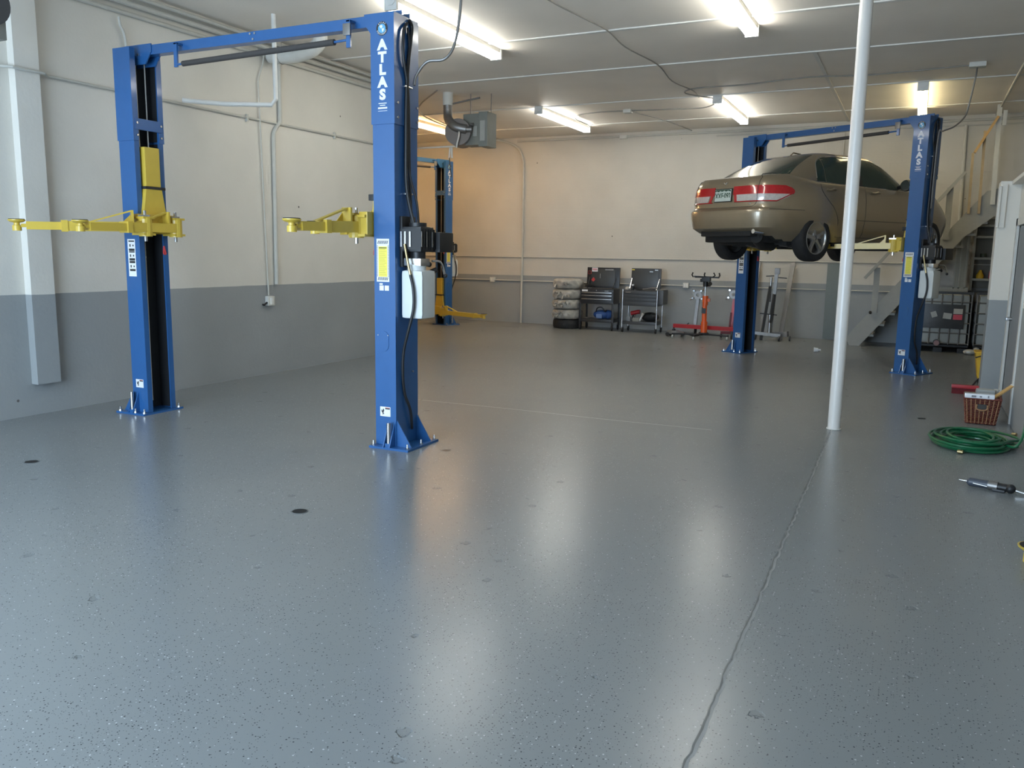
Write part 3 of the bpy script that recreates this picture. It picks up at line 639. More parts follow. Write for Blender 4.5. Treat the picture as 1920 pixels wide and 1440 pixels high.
# ------------------------------------------------------------------ raised saloon car
def lerp(tb, x):
    if x <= tb[0][0]: return tb[0][1]
    for (a, b), (c, d) in zip(tb, tb[1:]):
        if x <= c:
            t = (x - a) / (c - a); return b + (d - b) * t
    return tb[-1][1]
class Shell:
    """closed skin made of stacked rounded plan outlines; s forward, y to the left, z up"""
    def __init__(k, sr, sf, w, n, zt): k.sr, k.sf, k.w, k.n, k.zt = sr, sf, w, n, zt
    def mid(k, z): return (lerp(k.sr, z) + lerp(k.sf, z)) / 2
    def hl(k, z): return (lerp(k.sf, z) - lerp(k.sr, z)) / 2
    def rear(k, lat, z, off=0.):
        w = lerp(k.w, z); n = k.n
        def f(l): return k.mid(z) - k.hl(z) * max(0., 1 - min(1, abs(l / w)) ** n) ** (1 / n)
        return V((f(lat) - off, -lat, z))
    def side(k, s, z, sg=1, off=0.):
        q = min(.9999, abs((s - k.mid(z)) / k.hl(z)))
        return V((s, -sg * (lerp(k.w, z) * (1 - q ** k.n) ** (1 / k.n) + off), z))
    def arc(k, a, z, sg=1, off=0.):
        if not hasattr(k, 'cache'): k.cache = {}
        key = round(z, 3)
        if key not in k.cache:
            pts = []; w, h, m, n = lerp(k.w, z), k.hl(z), k.mid(z), k.n
            for i in range(241):
                t = (i / 240) * PI / 2
                pts.append((m - h * abs(math.cos(t)) ** (2 / n), w * abs(math.sin(t)) ** (2 / n)))
            k.cache[key] = pts
        pts = k.cache[key]; acc = 0
        for p, q in zip(pts, pts[1:]):
            d = math.hypot(q[0] - p[0], q[1] - p[1])
            if acc + d >= a:
                t = (a - acc) / max(d, 1e-9); s = p[0] + (q[0] - p[0]) * t; l = p[1] + (q[1] - p[1]) * t
                nx, ny = -(q[1] - p[1]) / d, (q[0] - p[0]) / d
                return V((s + nx * off, -sg * (l + ny * off), z))
            acc += d
        return V((pts[-1][0], -sg * pts[-1][1], z))
    def mesh(k, zb, ts, N_=112, ztf=None, crown=.02, rings=(.93, .8, .6, .35, .12), floor_=True):
        ref = []
        for i in range(4000):
            t = i / 4000 * 2 * PI; c, s = math.cos(t), math.sin(t)
            ref.append((-math.copysign(abs(c) ** (2 / k.n), c), math.copysign(abs(s) ** (2 / k.n), s)))
        L_ = [0]
        for a, b in zip(ref, ref[1:] + ref[:1]): L_.append(L_[-1] + math.hypot((b[0] - a[0]) * 2.4, b[1] - a[1]))
        cs = []; j = 0
        for i in range(N_):
            tgt = L_[-1] * i / N_
            while L_[j + 1] < tgt: j += 1
            cs.append(ref[j])
        m = MB(); rows = []
        for t in ts:
            row = []
            for cx, cy in cs:
                s0 = k.mid(.95) + cx * k.hl(.95); zt = ztf(s0); z = zb + t * (zt - zb)
                row.append(m.b.verts.new((k.mid(z) + cx * k.hl(z), -cy * lerp(k.w, z), z)))
            rows.append(row)
        for r in rings:
            row = []
            for i, (cx, cy) in enumerate(cs):
                b0 = rows[len(ts) - 1][i].co; sm = k.mid(.95)
                s = sm + (b0.x - sm) * r; zt = ztf(s)
                q = max(0, 1 - (b0.y * r / .86) ** 2)
                row.append(m.b.verts.new((s, b0.y * r, zt + crown * (1 - r * r) * 1.0)))
            rows.append(row)
        for a, b in zip(rows, rows[1:]):
            for i in range(N_): m.b.faces.new((a[i], a[(i + 1) % N_], b[(i + 1) % N_], b[i]))
        m.b.faces.new(rows[0][::-1]); m.b.faces.new(rows[-1])
        return m
body = Shell(sr=[(.19, -.60), (.27, -.80), (.31, -1.0), (.335, -1.07), (.40, -1.09), (.5, -1.105), (.575, -1.11), (.60, -1.10), (.625, -1.05), (.66, -1.04), (.80, -1.04), (.93, -1.02), (.99, -1.0), (1.03, -.965), (1.08, -.9)],
             sf=[(.2, 3.38), (.3, 3.48), (.5, 3.54), (.6, 3.53), (.72, 3.42), (.9, 3.2), (1.05, 3.05)],
             w=[(.18, .76), (.24, .82), (.32, .87), (.5, .905), (.62, .91), (.78, .902), (.88, .885), (.95, .865), (1.0, .83), (1.04, .775), (1.08, .72)], n=5.8, zt=None)
def ztb(s): return lerp([(-1.2, 1.03), (-1.0, 1.035), (-.9, 1.05), (-.6, 1.075), (-.3, 1.03), (0, .985), (1.8, .95), (2.5, .955), (2.9, .92), (3.3, .83), (3.6, .72), (3.8, .66)], s)
car = thing('saloon_car', 'gold four-door saloon car raised on the right-hand lift, seen from behind', 'car', (-1.994, 12.917, 1.63), D(57.2), None)
car.scale = (.96, .96, 1.03)
bm_ = body.mesh(.19, [0, .03, .08, .13, .2, .28, .36, .42, .455, .48, .505, .53, .57, .64, .71, .78, .84, .89, .93, .965, .985, 1.], ztf=ztb)
DARKU = mat('underbody_black', (.012, .012, .012), .75)
bo = bm_.build('body', [PAINT, DARKU], car, ang=26)
# wheel arches cut into the body
cut = MB()
for s_ in (0, 2.74):
    cut.cyl((s_, -1.1, .335), (s_, -.50, .335), .365, n=48); cut.cyl((s_, .50, .335), (s_, 1.1, .335), .365, n=48)
    cut.bb(s_ - .33, s_ + .33, -1.1, -.50, -.1, .3); cut.bb(s_ - .33, s_ + .33, .5, 1.1, -.1, .3)
cuto = cut.build('cut', DARKU, None, smooth=False)
md = bo.modifiers.new('b', 'BOOLEAN'); md.operation = 'DIFFERENCE'; md.object = cuto; md.solver = 'EXACT'; md.use_self = True
bpy.context.view_layer.update()
dg = bpy.context.evaluated_depsgraph_get()
me = bpy.data.meshes.new_from_object(bo.evaluated_get(dg)); bo.modifiers.clear(); bo.data = me
bpy.data.objects.remove(cuto)
me.materials.clear(); me.materials.append(PAINT); me.materials.append(DARKU)
for p in me.polygons:
    c = p.center; p.material_index = 0
    if abs(p.normal.z) > .9 and c.z < .25: p.material_index = 1
    for s_ in (0, 2.74):
        if abs(math.hypot(c.x - s_, c.z - .335) - .365) < .012 and abs(p.normal.y) < .4 and abs(c.y) < .9 and p.normal.dot(V((c.x - s_, 0, c.z - .335))) < 0: p.material_index = 1
        if abs(abs(c.y) - .5) < .01 and abs(p.normal.y) > .8 and math.hypot(c.x - s_, c.z - .335) < .45: p.material_index = 1
        if abs(abs(c.x - s_) - .33) < .006 and abs(p.normal.x) > .8 and c.z < .31 and abs(c.y) > .49: p.material_index = 1
# cabin
cab = Shell(sr=[(.93, -.86), (1.0, -.76), (1.08, -.60), (1.2, -.33), (1.3, -.08), (1.38, .13), (1.42, .28), (1.46, .5)],
            sf=[(.93, 2.6), (1.0, 2.45), (1.1, 2.24), (1.2, 2.04), (1.3, 1.84), (1.38, 1.66), (1.42, 1.55), (1.46, 1.45)],
            w=[(.93, .80), (1.0, .785), (1.1, .755), (1.2, .72), (1.3, .675), (1.38, .61), (1.415, .56), (1.46, .5)], n=5.2, zt=None)
def ztc(s): return 1.415
cm = cab.mesh(.90, [0, .2, .4, .55, .7, .8, .88, .94, 1.], N_=96, ztf=ztc, crown=.045)
cb = cm.build('cabin', PAINT, car, ang=50)
def patch(f, us, vs, name, m_, par, th=.004, label=None):
    m = MB(); m.grid([[f(u, v) for u in us] for v in vs]); m.thick(th); return m.build(name, m_, par, label, ang=30)
def rng(a, b, n): return [a + (b - a) * i / (n - 1) for i in range(n)]
def rearglass(u, v):
    z = 1.085 + .30 * v; w = .66 - .15 * v; return cab.rear(u * w, z, .004)
patch(rearglass, rng(-1, 1, 21), rng(0, 1, 9), 'rear_window', CGLASS, car)
def wsglass(u, v):
    z = 1.0 + .36 * v; w = .70 - .17 * v; p = cab.rear(u * w, z); return V((2 * cab.mid(z) - p.x + .004, p.y, z))
patch(wsglass, rng(-1, 1, 15), rng(0, 1, 6), 'windscreen', CGLASS, car)
def topz(s): return lerp([(.03, 1.03), (.05, 1.18), (.11, 1.27), (.24, 1.335), (.5, 1.362), (1.05, 1.365), (1.4, 1.345), (1.75, 1.25), (2.05, 1.10), (2.16, 1.02)], s)
def lowz(s): return lerp([(.03, 1.01), (.4, .995), (1.2, .98), (2.3, .972)], s)
def sideglass(s0, s1, sg, d=.004):
    return lambda u, v: cab.side(s0 + (s1 - s0) * u, lowz(s0 + (s1 - s0) * u) + max(.006, topz(s0 + (s1 - s0) * u) - lowz(s0 + (s1 - s0) * u)) * v, sg, d)
for sg in (1, -1):
    patch(sideglass(.035, .22, sg), rng(0, 1, 6), rng(0, 1, 7), 'side_window', CGLASS, car, .003)
    patch(sideglass(.235, .98, sg), rng(0, 1, 9), rng(0, 1, 7), 'side_window', CGLASS, car, .003)
    patch(sideglass(1.06, 2.14, sg), rng(0, 1, 13), rng(0, 1, 7), 'side_window', CGLASS, car, .003)
    m = MB(); m.tube([cab.side(s, topz(s) + .012, sg, .006) for s in rng(.03, 2.16, 40)], .007, 8); m.build('window_trim', CHROME, car)
    m = MB(); m.tube([cab.side(s, lowz(s) - .008, sg, .006) for s in rng(.0, 2.16, 20)], .006, 8); m.build('window_trim', CHROME, car)
    m = MB(); m.grid([[cab.side(s, z, sg, .0035) for s in (.98, 1.06)] for z in rng(.985, 1.36, 6)]); m.thick(.004); m.build('door_pillar', BLACK, car)
    # door shut lines, handles, side moulding
    m = MB(); q = .0035
    m.tube([body.side(1.02, z, sg, .0005) for z in rng(.97, .27, 14)], q, 6)
    m.tube([body.side(s, z, sg, .0005) for s, z in ((.02, .96), (.03, .88), (.10, .80), (.2, .72), (.28, .66), (.36, .56), (.41, .45), (.44, .27))], q, 6, 3)
    m.tube([body.side(s, z, sg, .0005) for s, z in ((2.2, .95), (2.24, .8), (2.2, .6), (2.2, .3))], q, 6, 3)
    m.tube([body.side(s, .262, sg, .0005) for s in rng(.44, 2.2, 14)], q, 6)
    m.tube([body.side(s, .60, sg, .0005) for s in rng(-.92, -.33, 12)], .003, 6)
    m.tube([body.side(s, .50, sg, .0005) for s in rng(.5, 2.2, 14)], .004, 6)
    m.build('shut_lines', INK, car)
    for s_ in (.12, 1.15):
        m = MB(); m.tube([body.side(s, .895 - .01 * math.sin(i), sg, .012 + .018 * math.sin(PI * i / 6)) for i, s in enumerate(rng(s_, s_ + .2, 7))], .014, 8); m.build('door_handle', PAINT, car)
    m = MB(); m.sphere((1.92, -sg * .95, 1.03), .1, (.55, 1.15, .85), 20); mr_ = m.build('door_mirror', BLACK, car)
    m = MB(); m.lathe([(0, 0), (.075, 0), (.075, -.006), (0, -.006)], (1.86, -sg * .96, 1.03), Matrix.Rotation(-PI / 2, 4, 'Y')); m.build('mirror_glass', CHROME, mr_)
    m = MB(); m.bar((1.95, -sg * .78, 1.0), (1.93, -sg * .9, 1.02), .05, .05); m.build('mirror_arm', BLACK, mr_)
    # tail lamp wrapping round the corner
    def aend(z): return lerp([(.70, .90), (.735, 1.02), (.78, 1.13), (.825, 1.17), (.87, 1.15), (.90, 1.06), (.92, .95)], z)
    def red(u, v): z = .80 + .112 * v; a0 = .185 + .0 * v; return body.arc(a0 + (aend(z) - a0) * u, z, sg, .008)
    def redlo(u, v): z = .706 + .095 * v; a0 = .205 + (.80 - z) * (.12 if sg > 0 else .5); return body.arc(a0 + .05 * u - .02 * (1 - v) * 0, z, sg, .008)
    def whi(u, v): z = .715 + .088 * v; a0 = (.225 if sg > 0 else .255) + (.80 - z) * (.12 if sg > 0 else .5) + .02; return body.arc(a0 + (min(aend(z) - .03, 1.10) - a0) * u, z, sg, .0078)
    tl = patch(red, rng(0, 1, 26), rng(0, 1, 5), 'tail_lamp', TLR, car, .006, 'red tail lamp')
    patch(redlo, rng(0, 1, 3), rng(0, 1, 4), 'tail_lamp_inner', TLR, tl, .006)
    patch(whi, rng(0, 1, 24), rng(0, 1, 4), 'reverse_lamp', TLW, tl, .006, 'clear lower lamp lens')
    m = MB(); m.tube([body.arc(a, .706 if a < .88 else .706 + (a - .88) * .42, sg, .008) for a in rng(.22, 1.14, 22)], .007, 6); m.build('lamp_edge', TLR, tl)
    m = MB(); m.tube([body.arc(.61, z, sg, .0095) for z in rng(.705, .912, 5)], .003, 6); m.build('lamp_joint', INK, tl)
# boot lid shut line, plate, badges
m = MB()
for sg in (1, -1):
    m.tube([body.arc(a, z, sg, .001) for a, z in ((0, .635), (.3, .635), (.46, .636), (.54, .642), (.58, .66), (.6, .69), (.61, .71))], .0035, 6, 4)
    m.tube([body.arc(.61, z, sg, .001) for z in (.91, .96, 1.0, 1.02)] + ([] if sg < 0 else [V((-.90, -sg * .585, 1.058)), V((-.64, -sg * .585, 1.085))]), .0035, 6, 2)
m.build('boot_shut_line', INK, car)
sl = body.rear(0, .80)
m = MB(); m.box((sl.x - .012, 0, .80), (.012, .34, .18), Matrix.Rotation(D(4), 4, 'Y')); pl = m.build('licence_plate', INK, car, smooth=False)
m = MB(); m.box((sl.x - .0195, 0, .80), (.003, .318, .157), Matrix.Rotation(D(4), 4, 'Y')); m.build('plate_face', mat('plate_greenwhite', (.55, .62, .57), .4), pl, smooth=False)
REAR = Matrix.Rotation(-PI / 2, 4, 'Z') @ Matrix.Rotation(PI / 2, 4, 'X')
TG = mat('plate_green', (.02, .07, .04), .5)
txt('XXF\u00b7092', .105, Matrix.Translation((sl.x - .0225, 0, .788)) @ REAR, TG, pl, bold=.02, sx=.8)
m = MB(); m.prism([(-.155, .03), (-.155, .015), (-.12, .025), (-.09, .012), (-.05, .028), (-.02, .015), (.03, .03), (.06, .014), (.10, .026), (.155, .012), (.155, .03), (.13, .04), (-.13, .04)], (sl.x - .022, 0, .835), (0, -1, 0), (0, 0, 1), (-.001, 0, 0)); m.build('plate_mountains', TG, pl, smooth=False)
m = MB(); e0 = body.rear(0, .96); m.tube([(e0.x - .006, .045, .965), (e0.x - .006, .02, .97), (e0.x - .006, .012, .95), (e0.x - .006, -.012, .95), (e0.x - .006, -.02, .97), (e0.x - .006, -.045, .965)], .005, 6, 3); m.build('boot_emblem', CHROME, car)
m = MB(); e1 = body.arc(.50, .675, 1, .002); m.box(e1, (.004, .04, .018)); m.build('trim_badge', CHROME, car)
MB().tube([(.34, 0, 1.43), (.40, 0, 1.468), (.56, 0, 1.455)], .011, 8).build('roof_antenna', PAINT, car)
# bumper lower slot, exhaust, underbody
m = MB(); m.bb(-.40, 3.4, -.66, .66, .14, .20, .02); m.bb(-.84, -.45, -.55, .55, .17, .33, .03); m.bb(-.98, -.8, -.5, .5, .25, .34, .02); m.bar((-.1, -.7, .25), (.1, .7, .25), .14, .08, (0, 0, 1)); m.bb(-.2, .2, -.6, .6, .12, .26, .02)
m.tube([(.3, .1, .12), (1.2, .12, .13), (2.2, .05, .13), (2.6, 0, .16)], .03, 10); m.bb(2.3, 3.1, -.45, .45, .1, .2, .03)
m.build('underbody', DARKU, car)
MB().tube([(-.35, -.35, .15), (-.6, -.38, .15), (-.85, -.5, .24)], .085, 16).build('silencer', DARKU, car)
MB().tube([(-.85, -.60, .30), (-1.06, -.62, .31)], .03, 14).build('exhaust_tip', CHROME, car, 'chrome exhaust tip')
m = MB()
for y in (-.45, .2): m.tube([(-.3, y, .16), (.0, y * 1.2, .12), (.5, y, .16)], .03, 8)
m.build('suspension_arm', DSTEEL, car)
# sill seam
for sg in (1, -1): MB().bb(.5, 2.25, sg * .72, sg * .76, .135, .2, .006).build('sill_seam', DARKU, car)
for s_ in (-.03, 2.74):
    for sg in (1, -1):
        wy = -sg * .785; z = .24
        m = MB(); m.lathe([(.215, -.10), (.25, -.108), (.29, -.104), (.312, -.09), (.318, -.06), (.318, .06), (.312, .09), (.29, .104), (.25, .108), (.215, .10), (.205, 0.), (.215, -.10)], (s_, wy, z), 'Y', 48)
        ty = m.build('wheel', RUB, car, 'black tyre with a five-spoke alloy rim')
        o_ = -sg
        m = MB(); m.lathe([(.222, .10 * o_), (.215, .095 * o_), (.205, .07 * o_), (.20, -.06 * o_), (.20, -.09 * o_)], (s_, wy, z), 'Y', 40, False)
        m.lathe([(.0, .062 * o_), (.045, .062 * o_), (.06, .05 * o_), (.06, .02 * o_), (0, .02 * o_)], (s_, wy, z), 'Y', 24)
        m.tube([(s_ + .215 * math.cos(a), wy + .1 * o_, z + .215 * math.sin(a)) for a in [i * PI / 24 for i in range(49)]], .008, 6)
        for i in range(5):
            a = D(98 + 72 * i); ca, sa = math.cos(a), math.sin(a)
            for lay, sc_ in ((.045, 1.), (.062, .72)):
                m.prism([(.03, -.034 * sc_), (.11, -.026 * sc_), (.17, -.030 * sc_), (.214, -.046 * sc_), (.214, .046 * sc_), (.17, .030 * sc_), (.11, .026 * sc_), (.03, .034 * sc_)], (s_, wy + lay * o_, z), (ca, 0, sa), (-sa, 0, ca), (0, .022 * o_, 0))
        m.build('rim', ALLOY, ty)
        MB().lathe([(0, .0), (.203, .0), (.203, .02 * o_), (0, .02 * o_)], (s_, wy, z), 'Y', 32).build('rim_backing', mat('dark_backing', (.09, .085, .08), .5, .6), ty)  # disc widened to fill the rim, darkened to stand for shade behind the spokes
        MB().lathe([(0, .062 * o_), (.028, .062 * o_), (.026, .07 * o_), (0, .072 * o_)], (s_, wy, z), 'Y', 20).build('hub_cap', ALLOY, ty)

# ------------------------------------------------------------------ tyres in bags
def tyre_mb(z, r=.33, h=.2):
    m = MB(); m.lathe([(.18, .01), (.24, 0), (.30, .01), (r, .04), (r + .004, h / 2), (r, h - .04), (.30, h - .01), (.24, h), (.18, h - .01), (.17, h / 2), (.18, .01)], (0, 0, z), 'Z', 40); return m
o = thing('tyre', 'bare black tyre on the floor at the foot of the bagged tyre stack', 'tyre', (-6.83, 16.95, 0))
tyre_mb(0, .315).build('tread', RUB, o)
lb = ['lowest bagged tyre with its knotted white plastic, just above the bare tyre', 'second bagged tyre from the bottom of the stack', 'third bagged tyre from the bottom of the stack', 'topmost tyre of the bagged stack']
r2 = random.Random(11)
for i in range(4):
    z = .207 + i * .218
    o = thing('bagged_tyre', lb[i], 'tyre', (-6.83 + r2.uniform(-.01, .01), 16.95, z), r2.uniform(0, 6), 'tyres wrapped in plastic bags')
    tyre_mb(0, .295, .195).build('tyre', mat('dusty_rubber_%d' % i, (.10, .10, .095), .6), o)
    m = MB(); n = 90; rows = []; ph = [r2.uniform(0, 6.28) for _ in range(8)]
    for j, (rr_, zz) in enumerate([(.10, .204), (.2, .208), (.26, .212), (.305, .198), (.325, .165), (.332, .135), (.335, .105), (.332, .075), (.325, .04), (.30, .008), (.2, -.004), (.1, -.004)]):
        amp = .012 if 2 < j < 9 else .003
        rows.append([((rr_ + amp * (math.sin(k * .42 + ph[0] + j * .8) * .6 + math.sin(k * .91 + ph[1] - j * 1.3) * .6 + math.sin(k * 1.7 + ph[2] + j) * .4)) * math.cos(2 * PI * k / n), (rr_ + amp * (math.sin(k * .42 + ph[0] + j * .8) * .6 + math.sin(k * .91 + ph[1] - j * 1.3) * .6 + math.sin(k * 1.7 + ph[2] + j) * .4)) * math.sin(2 * PI * k / n), zz + amp * .5 * math.sin(k * .6 + ph[3 + j % 4])) for k in range(n)])
    for r_ in rows: r_.append(r_[0])
    m.grid(rows); bag = m.build('bag', FOIL, o, 'crumpled translucent plastic bag', ang=80)
    m = MB()
    for k in range(9):
        a = -1.6 - o.rotation_euler.z + r2.uniform(-.5, .5)
        p = V((.325 * math.cos(a), .325 * math.sin(a), .1)); dr_ = V((math.cos(a + r2.uniform(-1, 1)), math.sin(a + r2.uniform(-1, 1)), r2.uniform(-.8, .8))).normalized()
        m.tube([p, p + dr_ * .05 + V((0, 0, .01)), p + dr_ * .1 + V((0, 0, r2.uniform(-.03, .02)))], lambda t: .010 + .012 * t, 6)
    m.build('bag_knot', FOIL, bag)

# ------------------------------------------------------------------ tool carts
def cart(name, label, x, y, silver):
    o = thing(name, label, 'tool cart', (x, y, 0))
    w, d = .74, .42
    bmat_ = CARTL if silver else CART
    m = MB(); m.bb(-w / 2, w / 2, -d / 2, d / 2, .56, .88, .006); body_ = m.build('drawer_chest', bmat_, o, smooth=False)
    for i, (z0, z1) in enumerate(((.80, .865), (.735, .79), (.66, .725), (.57, .65))):
        m = MB(); m.bb(-w / 2 + .02, w / 2 - .02, -d / 2 - .012, -d / 2, z0, z1, .004); dw = m.build('drawer', bmat_, o)
        if not silver and i < 3: MB().bb(-w / 2 + .03, w / 2 - .03, -d / 2 - .026, -d / 2 - .012, z0 - .006 + (.0 if i else -.004), z0 + .012, .003).build('drawer_pull', STEEL, dw, 'long bright drawer pull')
    m = MB(); m.bb(-w / 2, w / 2, -d / 2, d / 2, .17, .235, .006); m.build('lower_shelf', bmat_, o)
    m = MB(); m.box((0, d / 2 - .02, 1.11), (w - .10 if silver else w, .05, .44), Matrix.Rotation(D(-4), 4, 'X'), .006)
    ld = m.build('lid', CARTL if silver else CART, o)
    MB().box((0, d / 2 - .052, 1.11), ((w - .20), .01, .36), Matrix.Rotation(D(-4), 4, 'X'), .003).build('lid_panel', mat('lid_inner_' + name, (.05, .052, .052), .35), ld)
    for s in (-1, 1): MB().bar((s * (w / 2 - .08), -.02, .89), (s * (w / 2 - .07), d / 2 - .05, 1.12), .012, .012).build('lid_strut', STEEL if silver else BLACK, ld)
    lm = STEEL if silver else bmat_
    for sx in (-1, 1):
        for sy in (-1, 1):
            m = MB()
            if silver: m.cyl((sx * w / 2, sy * d / 2, .10), (sx * w / 2, sy * d / 2, .90 if sy < 0 else .58), .014, n=12)
            else: m.bb(sx * w / 2 - .02, sx * w / 2 + .02, sy * d / 2 - .015, sy * d / 2 + .015, .10, .58, .003)
            m.build('leg', lm, o)
            m = MB(); cc = (sx * (w / 2 - .01), sy * (d / 2 - .01), .05); m.lathe([(0, -.014), (.045, -.014), (.05, -.008), (.05, .008), (.045, .014), (0, .014)], cc, 'X', 20); m.bb(cc[0] - .02, cc[0] - .016, cc[1] - .02, cc[1] + .02, .05, .11).bb(cc[0] + .016, cc[0] + .02, cc[1] - .02, cc[1] + .02, .05, .11); m.build('caster', BLACK, o)
            for zz in (.2, .6, .84): MB().cyl((sx * w / 2, -d / 2 - .014, zz), (sx * w / 2, -d / 2 - .024, zz), .007, n=8).build('bolt', STEEL, o) if sy < 0 else None
    return o
c1 = cart('tool_cart', 'black tool cart with three bright drawer pulls, next to the tyre stack', -6.10, 16.98, False)
c2 = cart('tool_cart', 'dark tool cart with bright silver legs, right of the black one', -5.12, 16.90, True)
MB().bb(-.33, -.20, -.226, -.222, .825, .86).build('name_sticker', STICK, c1, 'white sticker', smooth=False)
MB().bb(.18, .27, -.226, -.222, .835, .85).build('name_plate', STEEL, c1, smooth=False)
MB().cyl((0, -.222, .85), (0, -.232, .85), .012, n=12).build('lock', STEEL, c1)
ld = [k for k in c1.children if k.name.startswith('lid')][0]
MB().bb(-.25, -.12, .14, .15, 1.24, 1.325).build('paper_note', STICK, ld, 'white paper note', smooth=False)
m = MB(); m.bb(-.24, -.13, .136, .1395, 1.285, 1.30).bb(-.22, -.14, .136, .1395, 1.262, 1.27); m.build('note_print', REDINK, ld, smooth=False)
m = MB(); m.tube([(-.30 + .04 * math.cos(a), .142, 1.22 + .045 * math.sin(a)) for a in [D(45 + 90 * i) for i in range(5)]], .005, 6); m.build('red_outline_sticker', REDINK, ld)
m = MB(); m.prism([(-.05, -.01), (0, -.05), (.045, .0), (0, .05)], (-.21, .135, 1.07), (1, 0, 0), (0, 0, 1), (0, -.002, 0)); m.build('red_diamond_sticker', REDINK, ld, smooth=False)
MB().bb(-.06, -.045, .125, .135, 1.1, 1.2).build('lid_clip', STEEL, ld, smooth=False)
MB().bb(.05, .24, .14, .145, 1.275, 1.295).build('lid_print', STEEL, ld, smooth=False)
MB().cyl((-.31, -.224, .84), (-.19, -.224, .84), .008, n=8).build('name_plate', STEEL, c2)
MB().bb(.37, .49, -.2, .16, .60, .90, .01).build('side_box', CARTL, c2, 'dark side locker')
ld2 = [k for k in c2.children if k.name.startswith('lid')][0]
MB().bb(-.30, -.24, .13, .14, 1.29, 1.31).build('lid_sticker', STY, ld2, smooth=False)
MB().bb(.2, .27, .13, .14, 1.29, 1.31).bb(.09, .16, .13, .14, 1.255, 1.275).build('lid_print', STEEL, ld2, smooth=False)
# loose things on the carts
def blob(label, name, cat, loc, parts, rz=0, group=None):
    o = thing(name, label, cat, loc, rz, group)
    for pn, mb, mt in parts: mb.build(pn, mt, o)
    return o
blob('bunched blue cloth bag on the lower shelf of the black cart', 'tool_bag', 'bag', (-6.02, 16.95, .235),
     [('bag', MB().sphere((-.02, 0, .095), .17, (1.1, .75, .58)).sphere((.12, .02, .10), .11, (1, .8, .9)), BLUEC), ('strap', MB().tube([(-.12, -.08, .15), (-.08, -.1, .24), (.02, -.1, .25), (.08, -.09, .17), (.13, -.1, .2)], .012, 8, 4), BLACK), ('pocket', MB().bb(-.09, .04, -.15, -.12, .02, .11, .01), mat('pale_blue_pocket', (.12, .2, .4), .6))])
blob('grey rag heap at the left end of the black cart lower shelf', 'rag', 'rag', (-6.34, 16.88, .235), [('rag', MB().sphere((0, 0, .015), .07, (1, .8, .25)), DSTEEL)])
blob('coiled black air hose on top of the black cart, at its left end', 'air_hose', 'hose', (-6.36, 16.98, .885), [('hose', MB().tube([(.09 * math.cos(i * .5) * (1 - .01 * i), .09 * math.sin(i * .5), .02 + .0022 * i) for i in range(32)], .013, 8), RUB)])
blob('red and black power tool lying on the left of the silver cart shelf', 'power_tool', 'tool', (-5.27, 16.9, .235), [('grip', MB().tube([(-.05, 0, .03), (-.03, 0, .12), (.0, 0, .17)], .03, 12), BLACK), ('motor_body', MB().tube([(-.09, 0, .15), (.06, 0, .19), (.1, 0, .19)], .045, 14), RED), ('nose', MB().cyl((-.02, -.05, .05), (.02, -.06, .13), .015), STEEL)])
blob('dark soft case on the right of the silver cart shelf', 'soft_case', 'bag', (-4.95, 16.93, .235), [('case', MB().sphere((0, 0, .09), .17, (1.1, .8, .6)), RUB), ('flap', MB().sphere((.05, -.03, .12), .1, (1.1, .9, .6)), CARTL)])
blob('white torch standing slanted on the silver cart shelf', 'torch', 'torch', (-5.10, 16.76, .235), [('barrel', MB().cyl((-.03, 0, .01), (.02, 0, .12), .017), STICK), ('head', MB().cyl((.02, 0, .12), (.045, 0, .17), .024, .03), OFFW)])
blob('small grey carton at the left end of the silver cart shelf', 'carton', 'box', (-5.38, 16.80, .235), [('box', MB().bb(-.045, .045, -.03, .03, 0, .09, .003), GREYP)])
blob('flat grey carton in the middle of the silver cart shelf', 'carton', 'box', (-5.20, 16.74, .235), [('box', MB().bb(-.07, .07, -.03, .03, 0, .075, .003), mat('carton_warm_grey', (.25, .25, .22), .6))])
blob('white capped can on top of the silver-legged cart', 'spray_can', 'can', (-5.33, 16.85, .88), [('can', MB().cyl((0, 0, 0), (0, 0, .09), .03), BLACK), ('cap', MB().cyl((0, 0, .09), (0, 0, .12), .027), STICK)])
blob('grey air gun with its hose lying on the silver-legged cart top', 'air_gun', 'tool', (-4.93, 16.84, .88), [('gun', MB().tube([(-.18, 0, .02), (0, 0, .05), (.13, 0, .05)], .016, 10, 4), DSTEEL), ('hose', MB().tube([(-.18, 0, .02), (-.26, .03, .015), (-.36, .05, .03)], .012, 8, 4), BLACK)])
blob('pale rag bundle at the left end of the silver-legged cart top', 'rag', 'rag', (-5.42, 16.78, .88), [('rag', MB().sphere((0, 0, .03), .05, (1, .8, .8)), mat('pale_rag', (.35, .34, .32), .8))])

# ------------------------------------------------------------------ orange transmission jack, red crane leg, arms on stands
o = thing('transmission_jack', 'tall orange hydraulic jack with a black clawed saddle on a low caster base', 'jack', (-3.66, 16.25, 0))
m = MB(); m.cyl((0, 0, .12), (-.01, 0, .78), .046, n=20); m.cyl((0, 0, .10), (0, 0, .34), .062, n=20); m.cyl((.0, -.0, .66), (.0, 0, .84), .054, n=20); m.box((.05, 0, .76), (.08, .05, .06)); m.build('cylinder', ORANGE, o)
MB().cyl((-.01, 0, .78), (-.01, 0, 1.06), .018, n=12).build('ram', STEEL, o)
MB().bb(-.052, -.03, -.052, -.04, .5, .62).bb(-.03, .03, -.056, -.05, .5, .6).build('maker_sticker', BLACK, o, smooth=False)
m = MB(); m.cyl((-.01, 0, 1.02), (-.01, 0, 1.12), .05, n=12); m.box((0, 0, 1.16), (.16, .14, .09), None, .01); m.bar((-.24, 0, 1.21), (.24, 0, 1.20), .035, .03); m.bar((-.2, -.1, 1.2), (.2, .1, 1.2), .03, .02)
